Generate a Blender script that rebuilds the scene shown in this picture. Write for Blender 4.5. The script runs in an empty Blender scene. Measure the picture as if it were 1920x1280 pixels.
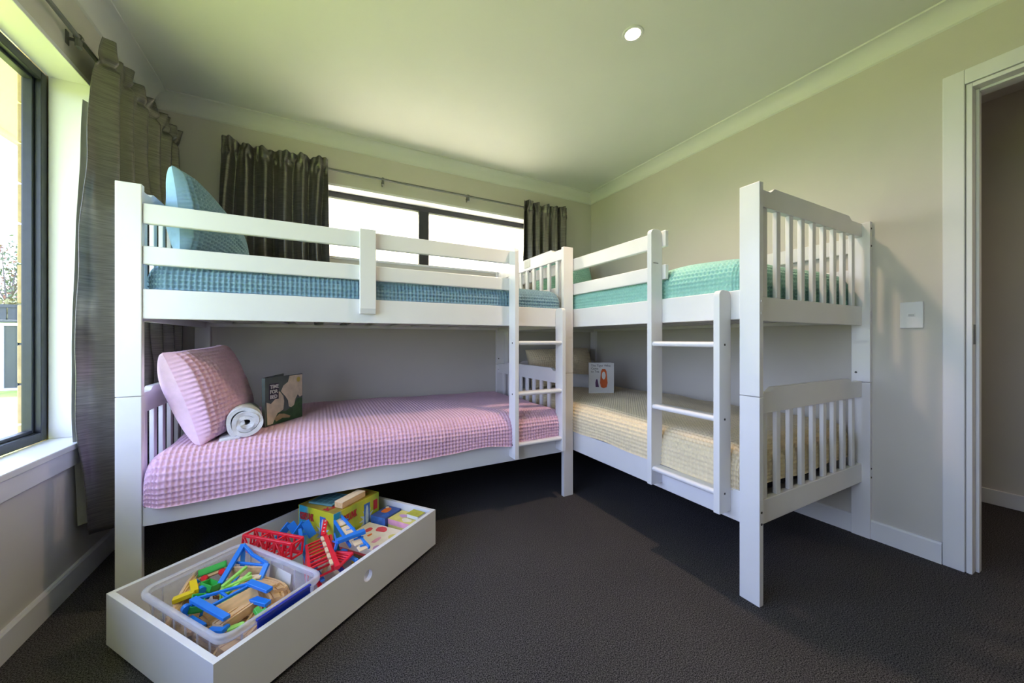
import bpy, bmesh, math, random
import numpy as np
from mathutils import Vector, Matrix, Euler

random.seed(7)
scene = bpy.context.scene
COL = scene.collection
PI = math.pi

# ------------------------------------------------------------------ camera
cam_d = bpy.data.cameras.new('camera')
cam = bpy.data.objects.new('camera', cam_d)
COL.objects.link(cam)
cam.location = (0, 0, 0.95)
cam.rotation_euler = (PI/2, 0, -math.radians(28.06))
cam_d.sensor_width = 36.0
cam_d.lens = 681.0/1920*36.0
cam_d.shift_y = -4/1920
cam_d.clip_start = 0.02
scene.camera = cam

# ------------------------------------------------------------------ world, sun, exposure
SUN_DIR = Vector((-0.22, 0.72, 0.85)).normalized()      # towards the sun
world = bpy.data.worlds.new('sky_world')
scene.world = world
world.use_nodes = True
wt = world.node_tree
wt.nodes.clear()
def wn(t, **k):
    n = wt.nodes.new(t)
    for a, b in k.items():
        setattr(n, a, b)
    return n
w_out = wn('ShaderNodeOutputWorld'); w_bg = wn('ShaderNodeBackground')
w_tc = wn('ShaderNodeTexCoord'); w_sep = wn('ShaderNodeSeparateXYZ')
w_ramp = wn('ShaderNodeValToRGB')
w_ramp.color_ramp.elements[0].position = 0.0
w_ramp.color_ramp.elements[0].color = (0.66, 0.76, 1.0, 1)
w_ramp.color_ramp.elements[1].position = 0.7
w_ramp.color_ramp.elements[1].color = (0.26, 0.40, 1.0, 1)
w_noise = wn('ShaderNodeTexNoise')
w_noise.inputs['Scale'].default_value = 3.2
w_noise.inputs['Detail'].default_value = 7
w_noise.inputs['Roughness'].default_value = 0.55
w_map = wn('ShaderNodeMapping'); w_map.inputs['Scale'].default_value = (1, 1, 2.2)
w_cr = wn('ShaderNodeValToRGB')
w_cr.color_ramp.elements[0].position = 0.50
w_cr.color_ramp.elements[0].color = (0, 0, 0, 1)
w_cr.color_ramp.elements[1].position = 0.68
w_cr.color_ramp.elements[1].color = (1, 1, 1, 1)
w_mix = wn('ShaderNodeMix', data_type='RGBA')
w_mix.inputs['B'].default_value = (0.98, 0.97, 1.04, 1)
wt.links.new(w_tc.outputs['Generated'], w_sep.inputs[0])
wt.links.new(w_sep.outputs['Z'], w_ramp.inputs[0])
wt.links.new(w_tc.outputs['Generated'], w_map.inputs[0])
wt.links.new(w_map.outputs[0], w_noise.inputs['Vector'])
wt.links.new(w_noise.outputs['Fac'], w_cr.inputs[0])
wt.links.new(w_cr.outputs['Color'], w_mix.inputs['Factor'])
wt.links.new(w_ramp.outputs['Color'], w_mix.inputs['A'])
wt.links.new(w_mix.outputs['Result'], w_bg.inputs['Color'])
w_bg.inputs['Strength'].default_value = 3.3
wt.links.new(w_bg.outputs[0], w_out.inputs[0])

sun_d = bpy.data.lights.new('sun', 'SUN')
sun = bpy.data.objects.new('sun', sun_d)
COL.objects.link(sun)
sun_d.energy = 11.0
sun_d.angle = math.radians(0.6)
sun_d.color = (1.0, 0.95, 0.86)
sun.rotation_euler = SUN_DIR.to_track_quat('Z', 'Y').to_euler()
sun.location = SUN_DIR*20

# portals in the two openings help the sky light find its way in (they emit nothing)
def portal(loc, rot, sx, sy):
    d = bpy.data.lights.new('window_portal', 'AREA')
    d.shape = 'RECTANGLE'; d.size = sx; d.size_y = sy
    d.cycles.is_portal = True
    o = bpy.data.objects.new('window_portal', d)
    COL.objects.link(o)
    o.location = loc; o.rotation_euler = rot
portal((-0.99, 0.91, 1.28), (0, -PI/2, 0), 1.44, 2.42)

scene.view_settings.view_transform = 'Standard'
scene.view_settings.look = 'None'
scene.view_settings.gamma = 1.0
scene.view_settings.use_curve_mapping = False
scene.view_settings.exposure = 1.45

# ------------------------------------------------------------------ materials
def srgb(r, g, b):
    f = lambda c: (c/255/12.92 if c/255 <= 0.04045 else ((c/255+0.055)/1.055)**2.4)
    return (f(r), f(g), f(b), 1)
MATS = {}
def mat(name, col, rough=0.5, metal=0.0, noise=0.0, nscale=20.0, bump=0.0, bscale=200.0, spec=0.5, stretch=None, sheen=0.0, coat=0.0):
    if name in MATS:
        return MATS[name]
    m = bpy.data.materials.new(name)
    m.use_nodes = True
    nt = m.node_tree
    p = nt.nodes['Principled BSDF']
    c = col if len(col) == 4 else (*col, 1)
    p.inputs['Base Color'].default_value = c
    p.inputs['Roughness'].default_value = rough
    p.inputs['Metallic'].default_value = metal
    p.inputs['Specular IOR Level'].default_value = spec
    if sheen:
        p.inputs['Sheen Weight'].default_value = sheen
    if coat:
        p.inputs['Coat Weight'].default_value = coat
    tc = nt.nodes.new('ShaderNodeTexCoord')
    vec = tc.outputs['Object']
    if stretch:
        mp = nt.nodes.new('ShaderNodeMapping')
        mp.inputs['Scale'].default_value = stretch
        nt.links.new(vec, mp.inputs[0]); vec = mp.outputs[0]
    if noise:
        n = nt.nodes.new('ShaderNodeTexNoise')
        n.inputs['Scale'].default_value = nscale
        n.inputs['Detail'].default_value = 4
        nt.links.new(vec, n.inputs['Vector'])
        r = nt.nodes.new('ShaderNodeMapRange')
        r.inputs['From Min'].default_value = 0.3
        r.inputs['From Max'].default_value = 0.7
        r.inputs['To Min'].default_value = 1-noise
        r.inputs['To Max'].default_value = 1+noise
        nt.links.new(n.outputs['Fac'], r.inputs['Value'])
        h = nt.nodes.new('ShaderNodeHueSaturation')
        h.inputs['Color'].default_value = c
        nt.links.new(r.outputs[0], h.inputs['Value'])
        nt.links.new(h.outputs[0], p.inputs['Base Color'])
    if bump:
        n2 = nt.nodes.new('ShaderNodeTexNoise')
        n2.inputs['Scale'].default_value = bscale
        n2.inputs['Detail'].default_value = 3
        nt.links.new(vec, n2.inputs['Vector'])
        b = nt.nodes.new('ShaderNodeBump')
        b.inputs['Strength'].default_value = bump
        b.inputs['Distance'].default_value = 0.004
        nt.links.new(n2.outputs['Fac'], b.inputs['Height'])
        nt.links.new(b.outputs[0], p.inputs['Normal'])
    MATS[name] = m
    return m

M_WALL = mat('greige_wall_paint', (0.62, 0.585, 0.535), 0.75, noise=0.02, nscale=3, bump=0.05, bscale=120, spec=0.3)
M_CEIL = mat('white_ceiling_paint', (0.76, 0.755, 0.71), 0.85, noise=0.015, nscale=3, spec=0.2)
M_TRIM = mat('white_trim_paint', (0.79, 0.775, 0.79), 0.4, noise=0.01, nscale=6)
M_BED = mat('white_bed_lacquer', (0.84, 0.82, 0.84), 0.32, noise=0.012, nscale=9, coat=0.15)
M_DRAWER = mat('white_drawer_laminate', (0.80, 0.785, 0.80), 0.38, noise=0.01, nscale=9)
M_ALU = mat('dark_window_aluminium', (0.034, 0.038, 0.046), 0.38, 0.3, noise=0.08, nscale=30)
M_STEEL = mat('brushed_steel', (0.20, 0.20, 0.19), 0.5, 0.5, noise=0.06, nscale=60)
M_BOLT = mat('dark_bolt_metal', (0.08, 0.075, 0.07), 0.45, 0.8, noise=0.1, nscale=90)
M_BRICK = mat('sand_brick', srgb(190, 164, 128), 0.9, noise=0.14, nscale=28, bump=0.5, bscale=90)
M_MORTAR = mat('mortar', srgb(150, 132, 106), 0.95, noise=0.1, nscale=50)
M_SOFFIT = mat('soffit_paint', (0.78, 0.76, 0.68), 0.7, noise=0.02, nscale=4)
M_SHED = mat('dark_green_cladding', (0.030, 0.036, 0.036), 0.5, noise=0.1, nscale=3)
M_SHEDW = mat('white_cladding_trim', (0.55, 0.57, 0.60), 0.5, noise=0.03, nscale=4)
M_MATTR = mat('navy_mattress_ticking', (0.03, 0.03, 0.045), 0.9, noise=0.2, nscale=40)
M_TOWEL = mat('white_terry_towel', (0.82, 0.82, 0.83), 0.95, noise=0.04, nscale=120, bump=0.8, bscale=420, sheen=0.4)
M_WOOD = mat('beech_wood', srgb(226, 186, 138), 0.5, noise=0.12, nscale=14, stretch=(1, 6, 6))
M_PINE = mat('pale_pine', srgb(238, 212, 176), 0.5, noise=0.10, nscale=14, stretch=(1, 6, 6))
M_RED = mat('red_plastic', (0.85, 0.015, 0.035), 0.3, noise=0.04, nscale=20)
M_BLUE = mat('blue_plastic', (0.015, 0.22, 0.80), 0.3, noise=0.04, nscale=20)
M_DBLUE = mat('dark_blue_plastic', (0.006, 0.03, 0.42), 0.3, noise=0.04, nscale=20)
M_GREEN = mat('green_plastic', (0.06, 0.52, 0.09), 0.35, noise=0.04, nscale=20)
M_LGREEN = mat('light_green_plastic', (0.36, 0.78, 0.14), 0.35, noise=0.04, nscale=20)
M_YELLOW = mat('yellow_plastic', (0.85, 0.62, 0.01), 0.3, noise=0.04, nscale=20)
M_PAPER = mat('paper_white', (0.78, 0.76, 0.72), 0.8, noise=0.03, nscale=30)
M_INK = mat('dark_ink', (0.03, 0.03, 0.04), 0.7, noise=0.1, nscale=60)
M_CURT = None

# carpet: dark charcoal with lighter flecks
def carpet():
    m = bpy.data.materials.new('charcoal_carpet'); m.use_nodes = True
    nt = m.node_tree; p = nt.nodes['Principled BSDF']
    p.inputs['Roughness'].default_value = 0.95
    p.inputs['Specular IOR Level'].default_value = 0.1
    tc = nt.nodes.new('ShaderNodeTexCoord')
    n = nt.nodes.new('ShaderNodeTexNoise'); n.inputs['Scale'].default_value = 290; n.inputs['Detail'].default_value = 2; n.inputs['Roughness'].default_value = 0.7
    n2 = nt.nodes.new('ShaderNodeTexNoise'); n2.inputs['Scale'].default_value = 2.2; n2.inputs['Detail'].default_value = 3
    r = nt.nodes.new('ShaderNodeValToRGB')
    r.color_ramp.elements[0].position = 0.40; r.color_ramp.elements[0].color = (0.012, 0.011, 0.011, 1)
    r.color_ramp.elements[1].position = 0.66; r.color_ramp.elements[1].color = (0.150, 0.138, 0.142, 1)
    h = nt.nodes.new('ShaderNodeHueSaturation')
    mr = nt.nodes.new('ShaderNodeMapRange')
    mr.inputs['To Min'].default_value = 0.8; mr.inputs['To Max'].default_value = 1.2
    b = nt.nodes.new('ShaderNodeBump'); b.inputs['Strength'].default_value = 0.4; b.inputs['Distance'].default_value = 0.002
    L = nt.links.new
    L(tc.outputs['Object'], n.inputs['Vector']); L(tc.outputs['Object'], n2.inputs['Vector'])
    L(n.outputs['Fac'], r.inputs[0]); L(n2.outputs['Fac'], mr.inputs['Value'])
    L(r.outputs[0], h.inputs['Color']); L(mr.outputs[0], h.inputs['Value'])
    L(h.outputs[0], p.inputs['Base Color'])
    L(n.outputs['Fac'], b.inputs['Height']); L(b.outputs[0], p.inputs['Normal'])
    return m
M_CARPET = carpet()

def grass_mat():
    m = bpy.data.materials.new('lawn_grass'); m.use_nodes = True
    nt = m.node_tree; p = nt.nodes['Principled BSDF']
    p.inputs['Roughness'].default_value = 0.9
    p.inputs['Specular IOR Level'].default_value = 0.1
    tc = nt.nodes.new('ShaderNodeTexCoord')
    n = nt.nodes.new('ShaderNodeTexNoise'); n.inputs['Scale'].default_value = 3.5; n.inputs['Detail'].default_value = 9
    r = nt.nodes.new('ShaderNodeValToRGB')
    r.color_ramp.elements[0].position = 0.3; r.color_ramp.elements[0].color = (0.22, 0.28, 0.05, 1)
    r.color_ramp.elements[1].position = 0.7; r.color_ramp.elements[1].color = (0.36, 0.40, 0.085, 1)
    nt.links.new(tc.outputs['Object'], n.inputs['Vector'])
    nt.links.new(n.outputs['Fac'], r.inputs[0]); nt.links.new(r.outputs[0], p.inputs['Base Color'])
    return m
M_GRASS = grass_mat()

def glass_mat():
    m = bpy.data.materials.new('clear_window_glass'); m.use_nodes = True
    nt = m.node_tree; nt.nodes.clear()
    o = nt.nodes.new('ShaderNodeOutputMaterial'); mx = nt.nodes.new('ShaderNodeMixShader')
    t = nt.nodes.new('ShaderNodeBsdfTransparent'); g = nt.nodes.new('ShaderNodeBsdfGlossy')
    t.inputs['Color'].default_value = (0.96, 0.98, 0.97, 1)
    g.inputs['Roughness'].default_value = 0.02
    mx.inputs['Fac'].default_value = 0.05
    nt.links.new(t.outputs[0], mx.inputs[1]); nt.links.new(g.outputs[0], mx.inputs[2])
    nt.links.new(mx.outputs[0], o.inputs[0])
    return m
M_GLASS = glass_mat()

def frosted_mat():
    m = bpy.data.materials.new('obscure_window_glass'); m.use_nodes = True
    nt = m.node_tree; nt.nodes.clear()
    o = nt.nodes.new('ShaderNodeOutputMaterial'); mx = nt.nodes.new('ShaderNodeMixShader')
    t = nt.nodes.new('ShaderNodeBsdfTranslucent'); g = nt.nodes.new('ShaderNodeBsdfGlossy')
    n = nt.nodes.new('ShaderNodeTexNoise'); n.inputs['Scale'].default_value = 60
    b = nt.nodes.new('ShaderNodeBump'); b.inputs['Strength'].default_value = 0.2; b.inputs['Distance'].default_value = 0.002
    t.inputs['Color'].default_value = (0.95, 0.89, 0.77, 1)
    g.inputs['Roughness'].default_value = 0.25
    mx.inputs['Fac'].default_value = 0.06
    nt.links.new(n.outputs['Fac'], b.inputs['Height']); nt.links.new(b.outputs[0], g.inputs['Normal'])
    nt.links.new(t.outputs[0], mx.inputs[1]); nt.links.new(g.outputs[0], mx.inputs[2])
    nt.links.new(mx.outputs[0], o.inputs[0])
    return m
M_FROST = frosted_mat()

def binplastic_mat(name, lo, hi):
    m = bpy.data.materials.new(name); m.use_nodes = True
    nt = m.node_tree; nt.nodes.clear()
    o = nt.nodes.new('ShaderNodeOutputMaterial'); mx = nt.nodes.new('ShaderNodeMixShader')
    t = nt.nodes.new('ShaderNodeBsdfTransparent'); p = nt.nodes.new('ShaderNodeBsdfPrincipled')
    t.inputs['Color'].default_value = (0.96, 0.96, 0.98, 1)
    p.inputs['Base Color'].default_value = (0.86, 0.86, 0.92, 1)
    p.inputs['Roughness'].default_value = 0.25
    lw = nt.nodes.new('ShaderNodeTexNoise'); lw.inputs['Scale'].default_value = 14
    mr = nt.nodes.new('ShaderNodeMapRange'); mr.inputs['To Min'].default_value = lo; mr.inputs['To Max'].default_value = hi
    nt.links.new(lw.outputs['Fac'], mr.inputs['Value']); nt.links.new(mr.outputs[0], mx.inputs['Fac'])
    nt.links.new(t.outputs[0], mx.inputs[1]); nt.links.new(p.outputs[0], mx.inputs[2])
    nt.links.new(mx.outputs[0], o.inputs[0])
    return m
M_BIN = binplastic_mat('translucent_bin_plastic', 0.10, 0.20)
M_RIM = binplastic_mat('milky_bin_plastic', 0.34, 0.5)

def curtain_mat():
    m = bpy.data.materials.new('charcoal_taffeta'); m.use_nodes = True
    nt = m.node_tree; p = nt.nodes['Principled BSDF']
    p.inputs['Roughness'].default_value = 0.36
    p.inputs['Metallic'].default_value = 0.75
    p.inputs['Specular IOR Level'].default_value = 0.6
    p.inputs['Sheen Weight'].default_value = 0.2
    p.inputs['Sheen Roughness'].default_value = 0.35
    tc = nt.nodes.new('ShaderNodeTexCoord'); mp = nt.nodes.new('ShaderNodeMapping')
    mp.inputs['Scale'].default_value = (14, 14, 260)
    n = nt.nodes.new('ShaderNodeTexNoise'); n.inputs['Scale'].default_value = 1.0; n.inputs['Detail'].default_value = 3
    r = nt.nodes.new('ShaderNodeValToRGB')
    r.color_ramp.elements[0].position = 0.3; r.color_ramp.elements[0].color = (0.130, 0.121, 0.112, 1)
    r.color_ramp.elements[1].position = 0.75; r.color_ramp.elements[1].color = (0.230, 0.215, 0.196, 1)
    b = nt.nodes.new('ShaderNodeBump'); b.inputs['Strength'].default_value = 0.1; b.inputs['Distance'].default_value = 0.001
    nt.links.new(tc.outputs['Object'], mp.inputs[0]); nt.links.new(mp.outputs[0], n.inputs['Vector'])
    nt.links.new(n.outputs['Fac'], r.inputs[0]); nt.links.new(r.outputs[0], p.inputs['Base Color'])
    nt.links.new(n.outputs['Fac'], b.inputs['Height']); nt.links.new(b.outputs[0], p.inputs['Normal'])
    return m
M_CURT = curtain_mat()
M_LINING = mat('white_curtain_lining', (0.75, 0.75, 0.73), 0.9, noise=0.03, nscale=60)

def fabric(name, col):
    return mat(name, col, 0.9, noise=0.05, nscale=45, bump=0.35, bscale=700, sheen=0.25, spec=0.2)
M_PINK = fabric('pink_waffle_cotton', (0.90, 0.57, 0.73))
M_PINKP = fabric('pink_plain_cotton', (0.90, 0.63, 0.76))
M_BLUEF = fabric('blue_waffle_cotton', (0.25, 0.41, 0.53))
M_BLUEP = fabric('blue_plain_cotton', (0.36, 0.58, 0.78))
M_MINT = fabric('mint_waffle_cotton', (0.36, 0.66, 0.59))
M_MINTP = fabric('mint_plain_cotton', (0.26, 0.60, 0.46))
M_CREAM = fabric('yellow_waffle_cotton', (0.88, 0.74, 0.50))
M_CREAMP = fabric('yellow_plain_cotton', (0.80, 0.68, 0.44))

# ------------------------------------------------------------------ helpers
def tag(o, label, cat, group=None):
    o['label'] = label; o['category'] = cat
    if group:
        o['group'] = group
    return o
def empty(name, loc=(0, 0, 0), rz=0.0, parent=None):
    o = bpy.data.objects.new(name, None)
    o.empty_display_size = 0.05
    COL.objects.link(o)
    o.location = loc; o.rotation_euler = (0, 0, rz)
    if parent:
        o.parent = parent
    return o
def link(name, me, m, parent=None, smooth=False):
    o = bpy.data.objects.new(name, me)
    COL.objects.link(o)
    if m:
        me.materials.append(m)
    if parent:
        o.parent = parent
    if smooth:
        me.shade_smooth()
    return o
def bm_obj(name, bm, m, parent=None, smooth=False):
    bmesh.ops.recalc_face_normals(bm, faces=bm.faces[:])
    me = bpy.data.meshes.new(name)
    bm.to_mesh(me); bm.free()
    return link(name, me, m, parent, smooth)
def bm_box(bm, a, b, bev=0.0, mtx=None, seg=2):
    t = bmesh.new()
    bmesh.ops.create_cube(t, size=1)
    c = [(a[i]+b[i])/2 for i in range(3)]
    s = [abs(b[i]-a[i]) for i in range(3)]
    for v in t.verts:
        v.co = Vector((c[0]+v.co.x*s[0], c[1]+v.co.y*s[1], c[2]+v.co.z*s[2]))
    if bev:
        bmesh.ops.bevel(t, geom=t.edges[:], offset=min(bev, min(s)*0.45), segments=seg, affect='EDGES', profile=0.5)
    if mtx is not None:
        t.transform(mtx)
    me = bpy.data.meshes.new('tmp'); t.to_mesh(me); t.free()
    bm.from_mesh(me); bpy.data.meshes.remove(me)
def box(name, a, b, m, parent=None, bev=0.0, seg=2):
    bm = bmesh.new(); bm_box(bm, a, b, bev, None, seg)
    return bm_obj(name, bm, m, parent)
def boxes(name, lst, m, parent=None, bev=0.0):
    bm = bmesh.new()
    for a, b in lst:
        bm_box(bm, a, b, bev)
    return bm_obj(name, bm, m, parent)
def bm_bar(bm, p, q, w, h, up=(0, 0, 1), bev=0.0):
    p = Vector(p); q = Vector(q); d = q-p; L = d.length
    if L < 1e-6:
        return
    x = d/L; up = Vector(up)
    y = up.cross(x)
    if y.length < 1e-4:
        y = Vector((0, 1, 0)).cross(x)
    y.normalize(); z = x.cross(y)
    mt = Matrix(((x.x, y.x, z.x, p.x), (x.y, y.y, z.y, p.y), (x.z, y.z, z.z, p.z), (0, 0, 0, 1)))
    bm_box(bm, (0, -w/2, -h/2), (L, w/2, h/2), bev, mt, 1)
def prism(name, pts, axis, a, b, m, parent=None, bev=0.0):
    """polygon pts extruded along axis ('X': pts are (y,z); 'Y': (x,z); 'Z': (x,y))"""
    bm = bmesh.new()
    def P(p, t):
        return {'X': (t, p[0], p[1]), 'Y': (p[0], t, p[1]), 'Z': (p[0], p[1], t)}[axis]
    lo = [bm.verts.new(P(p, a)) for p in pts]; hi = [bm.verts.new(P(p, b)) for p in pts]
    n = len(pts)
    bm.faces.new(lo); bm.faces.new(hi)
    for i in range(n):
        bm.faces.new((lo[i], lo[(i+1) % n], hi[(i+1) % n], hi[i]))
    if bev:
        bmesh.ops.recalc_face_normals(bm, faces=bm.faces[:])
        es = [e for e in bm.edges if len(e.link_faces) == 2 and e.calc_face_angle(0) > 0.6]
        bmesh.ops.bevel(bm, geom=es, offset=bev, segments=2, affect='EDGES', profile=0.5)
    return bm_obj(name, bm, m, parent)
def bm_cyl(bm, p, q, r, seg=16, r2=None):
    p = Vector(p); q = Vector(q); d = q-p
    mt = Matrix.Translation((p+q)/2) @ d.to_track_quat('Z', 'Y').to_matrix().to_4x4()
    bmesh.ops.create_cone(bm, cap_ends=True, segments=seg, radius1=r, radius2=r if r2 is None else r2, depth=d.length, matrix=mt)
def cyl(name, p, q, r, m, parent=None, seg=16, r2=None):
    bm = bmesh.new(); bm_cyl(bm, p, q, r, seg, r2)
    o = bm_obj(name, bm, m, parent)
    return o
def smooth_by_angle(o, ang=0.7):
    me = o.data
    me.shade_smooth()
    me.set_sharp_from_angle(angle=ang)
    return o
def struct(o):
    o['kind'] = 'structure'
    return o
def grid_mesh(name, P, closed_u=False):
    """P: (n, m, 3) array"""
    n, m, _ = P.shape
    idx = np.arange(n*m).reshape(n, m)
    if closed_u:
        idx = np.vstack([idx, idx[:1]])
    q = np.stack([idx[:-1, :-1], idx[1:, :-1], idx[1:, 1:], idx[:-1, 1:]], -1).reshape(-1, 4)
    me = bpy.data.meshes.new(name)
    me.vertices.add(n*m); me.vertices.foreach_set('co', np.ascontiguousarray(P, dtype=np.float32).ravel())
    me.loops.add(q.size); me.loops.foreach_set('vertex_index', q.astype(np.int32).ravel())
    me.polygons.add(len(q)); me.polygons.foreach_set('loop_start', (np.arange(len(q))*4).astype(np.int32))
    me.update(calc_edges=True)
    me.validate()
    return me
def normals(P):
    du = np.gradient(P, axis=0); dv = np.gradient(P, axis=1)
    n = np.cross(du, dv)
    return n/np.maximum(np.linalg.norm(n, axis=-1, keepdims=True), 1e-9)
def vnoise(x, y, seed=0):
    """smooth value noise on arrays"""
    rng = np.random.RandomState(seed); T = rng.rand(64, 64)
    xi = np.floor(x).astype(int); yi = np.floor(y).astype(int)
    fx = x-xi; fy = y-yi
    fx = fx*fx*(3-2*fx); fy = fy*fy*(3-2*fy)
    g = lambda a, b: T[a % 64, b % 64]
    return ((g(xi, yi)*(1-fx)+g(xi+1, yi)*fx)*(1-fy)+(g(xi, yi+1)*(1-fx)+g(xi+1, yi+1)*fx)*fy)*2-1
def text_obj(name, body, size, m, parent, mtx, align='LEFT', ext=0.0004, bold=0.0):
    cu = bpy.data.curves.new('lettering', 'FONT')
    cu.body = body; cu.size = size; cu.extrude = ext; cu.align_x = align; cu.offset = bold
    cu.resolution_u = 2
    t = bpy.data.objects.new('lettering', cu)
    me = bpy.data.meshes.new_from_object(t)
    bpy.data.objects.remove(t); bpy.data.curves.remove(cu)
    me.name = name
    o = link(name, me, m, parent)
    o.matrix_local = mtx
    return o
def flat_poly(name, pts, m, parent, mtx, th=0.0006):
    """flat print of a given outline (local xy), a hair thick"""
    o = prism(name, pts, 'Z', 0, th, m, parent)
    o.matrix_local = mtx
    return o
def blob(cx, cy, rx, ry, n=18, wob=0.0, seed=1):
    r = random.Random(seed)
    ph = r.random()*6
    return [(cx+rx*math.cos(t)*(1+wob*math.sin(3*t+ph)), cy+ry*math.sin(t)*(1+wob*math.sin(2*t+ph))) for t in [2*PI*i/n for i in range(n)]]

# ------------------------------------------------------------------ the room shell
XL, XR, YB, YF, ZC = -0.828, 2.335, 2.753, -1.15, 2.335
WT = 0.11
struct(box('floor', (XL-0.1, YF-0.1, -0.12), (3.6, YB+0.1, 0.0), M_CARPET))
struct(box('ceiling', (XL-0.1, YF-0.1, ZC), (3.6, YB+0.1, ZC+0.1), M_CEIL))
# left wall with the big window
WY0, WY1, WZ0, WZ1 = -0.30, 2.118, 0.558, 2.0
struct(boxes('wall_left', [((XL-WT, YF-0.1, 0), (XL, YB+0.1, WZ0-0.022)), ((XL-WT, YF-0.1, WZ1), (XL, YB+0.1, ZC)),
                           ((XL-WT, YF-0.1, WZ0-0.022), (XL, WY0-0.018, WZ1)), ((XL-WT, WY1+0.018, WZ0-0.022), (XL, YB+0.1, WZ1))], M_WALL))
# back wall with the high strip window
BX0, BX1, BZ0, BZ1 = -0.26, 1.73, 1.50, 2.01
struct(boxes('wall_back', [((XL, YB, 0), (XR+0.1, YB+WT, BZ0)), ((XL, YB, BZ1), (XR+0.1, YB+WT, ZC)),
                           ((XL, YB, BZ0), (BX0, YB+WT, BZ1)), ((BX1, YB, BZ0), (XR+0.1, YB+WT, BZ1))], M_WALL))
# right wall with the doorway
DY0, DY1, DZ = -0.40, 0.435, 1.985
struct(boxes('wall_right', [((XR, DY1, 0), (XR+WT, YB, ZC)), ((XR, YF-0.1, 0), (XR+WT, DY0, ZC)), ((XR, DY0, DZ), (XR+WT, DY1, ZC))], M_WALL))
struct(box('wall_front', (XL, YF-0.1, 0), (3.6, YF, ZC), M_WALL))
# hallway beyond the door
struct(box('wall_hall', (3.44, YF-0.1, 0), (3.55, YB+0.1, ZC), M_WALL))
struct(box('wall_hall_end', (XR+WT, 1.6, 0), (3.44, 1.7, ZC), M_WALL))
struct(box('baseboard_hall', (3.425, YF, 0), (3.44, 1.6, 0.085), M_TRIM, None, 0.003))

# coved cornice
def cove(w):
    pts = [(0, 0), (w, 0), (w, -0.008)]
    for i in range(1, 8):
        t = i/8*PI/2
        pts.append((w-(w-0.008)*math.sin(t), -0.008-(w-0.016)*(1-math.cos(t))))
    pts += [(0.008, -w+0.006), (0.0, -w)]
    return pts
cv = cove(0.082)
struct(smooth_by_angle(prism('trim_1', [(YB-p[0], ZC+p[1]) for p in cv], 'X', XL, XR, M_CEIL)))
struct(smooth_by_angle(prism('trim_2', [(XR-p[0], ZC+p[1]) for p in cv], 'Y', YF, YB, M_CEIL)))
struct(smooth_by_angle(prism('trim_3', [(XL+p[0], ZC+p[1]) for p in cv], 'Y', YF, YB, M_CEIL)))
struct(smooth_by_angle(prism('trim_4', [(YF+p[0], ZC+p[1]) for p in cv], 'X', XL, XR, M_CEIL)))
# skirting
def skirt(pts_fn, name, axis, a, b):
    pr = [(0, 0), (0.014, 0), (0.014, 0.082), (0.010, 0.090), (0, 0.090)]
    return struct(prism(name, [pts_fn(p) for p in pr], axis, a, b, M_TRIM))
skirt(lambda p: (XL+p[0], p[1]), 'baseboard_left', 'Y', YF, YB)
skirt(lambda p: (YB-p[0], p[1]), 'baseboard_back', 'X', XL, XR)
skirt(lambda p: (XR-p[0], p[1]), 'baseboard_right', 'Y', DY1+0.065, YB)

# ---- window 1 (big, left): white reveal liner, sill, dark frame, glass
w1 = empty('window_1', (XL, 0, 0)); struct(w1)
ox = XL
def W1(name, a, b, m, bev=0.002):
    return box(name, (a[0]-ox, a[1], a[2]), (b[0]-ox, b[1], b[2]), m, w1, bev)
W1('sill', (XL-WT, WY0-0.018, WZ0-0.022), (XL+0.022, WY1+0.018, WZ0), M_TRIM, 0.003)
W1('sill_apron', (XL, WY0-0.02, WZ0-0.085), (XL+0.014, WY1+0.02, WZ0-0.022), M_TRIM)
W1('head_liner', (XL-WT, WY0, WZ1-0.018), (XL+0.006, WY1, WZ1), M_TRIM)
W1('side_liner', (XL-WT, WY1, WZ0), (XL+0.006, WY1+0.018, WZ1), M_TRIM)
W1('side_liner', (XL-WT, WY0-0.018, WZ0), (XL+0.006, WY0, WZ1), M_TRIM)
FX0, FX1 = -0.992, -0.940
fr = 0.034
zt = WZ1-0.018
W1('frame_stile', (FX0, WY1-fr, WZ0), (FX1, WY1, zt), M_ALU)
W1('frame_stile', (FX0, WY0, WZ0), (FX1, WY0+fr, zt), M_ALU)
W1('frame_rail', (FX0, WY0+fr, WZ0), (FX1, WY1-fr, WZ0+fr), M_ALU)
W1('frame_rail', (FX0, WY0+fr, zt-fr), (FX1, WY1-fr, zt), M_ALU)
W1('mullion', (FX0, 0.82, WZ0+fr), (FX1, 0.87, zt-fr), M_ALU)
# inner bead, a thin step round the glass
W1('glazing_bead', (FX0+0.008, WY1-fr-0.012, WZ0+fr), (FX0+0.034, WY1-fr, zt-fr), M_ALU)
W1('glazing_bead', (FX0+0.008, 0.87, WZ0+fr), (FX0+0.034, WY1-fr-0.012, WZ0+fr+0.012), M_ALU)
W1('glazing_bead', (FX0+0.008, 0.87, zt-fr-0.012), (FX0+0.034, WY1-fr-0.012, zt-fr), M_ALU)
W1('pane', (FX0+0.018, 0.87, WZ0+fr), (FX0+0.022, WY1-fr, zt-fr), M_GLASS, 0)
W1('pane', (FX0+0.018, WY0+fr, WZ0+fr), (FX0+0.022, 0.82, zt-fr), M_GLASS, 0)

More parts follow.
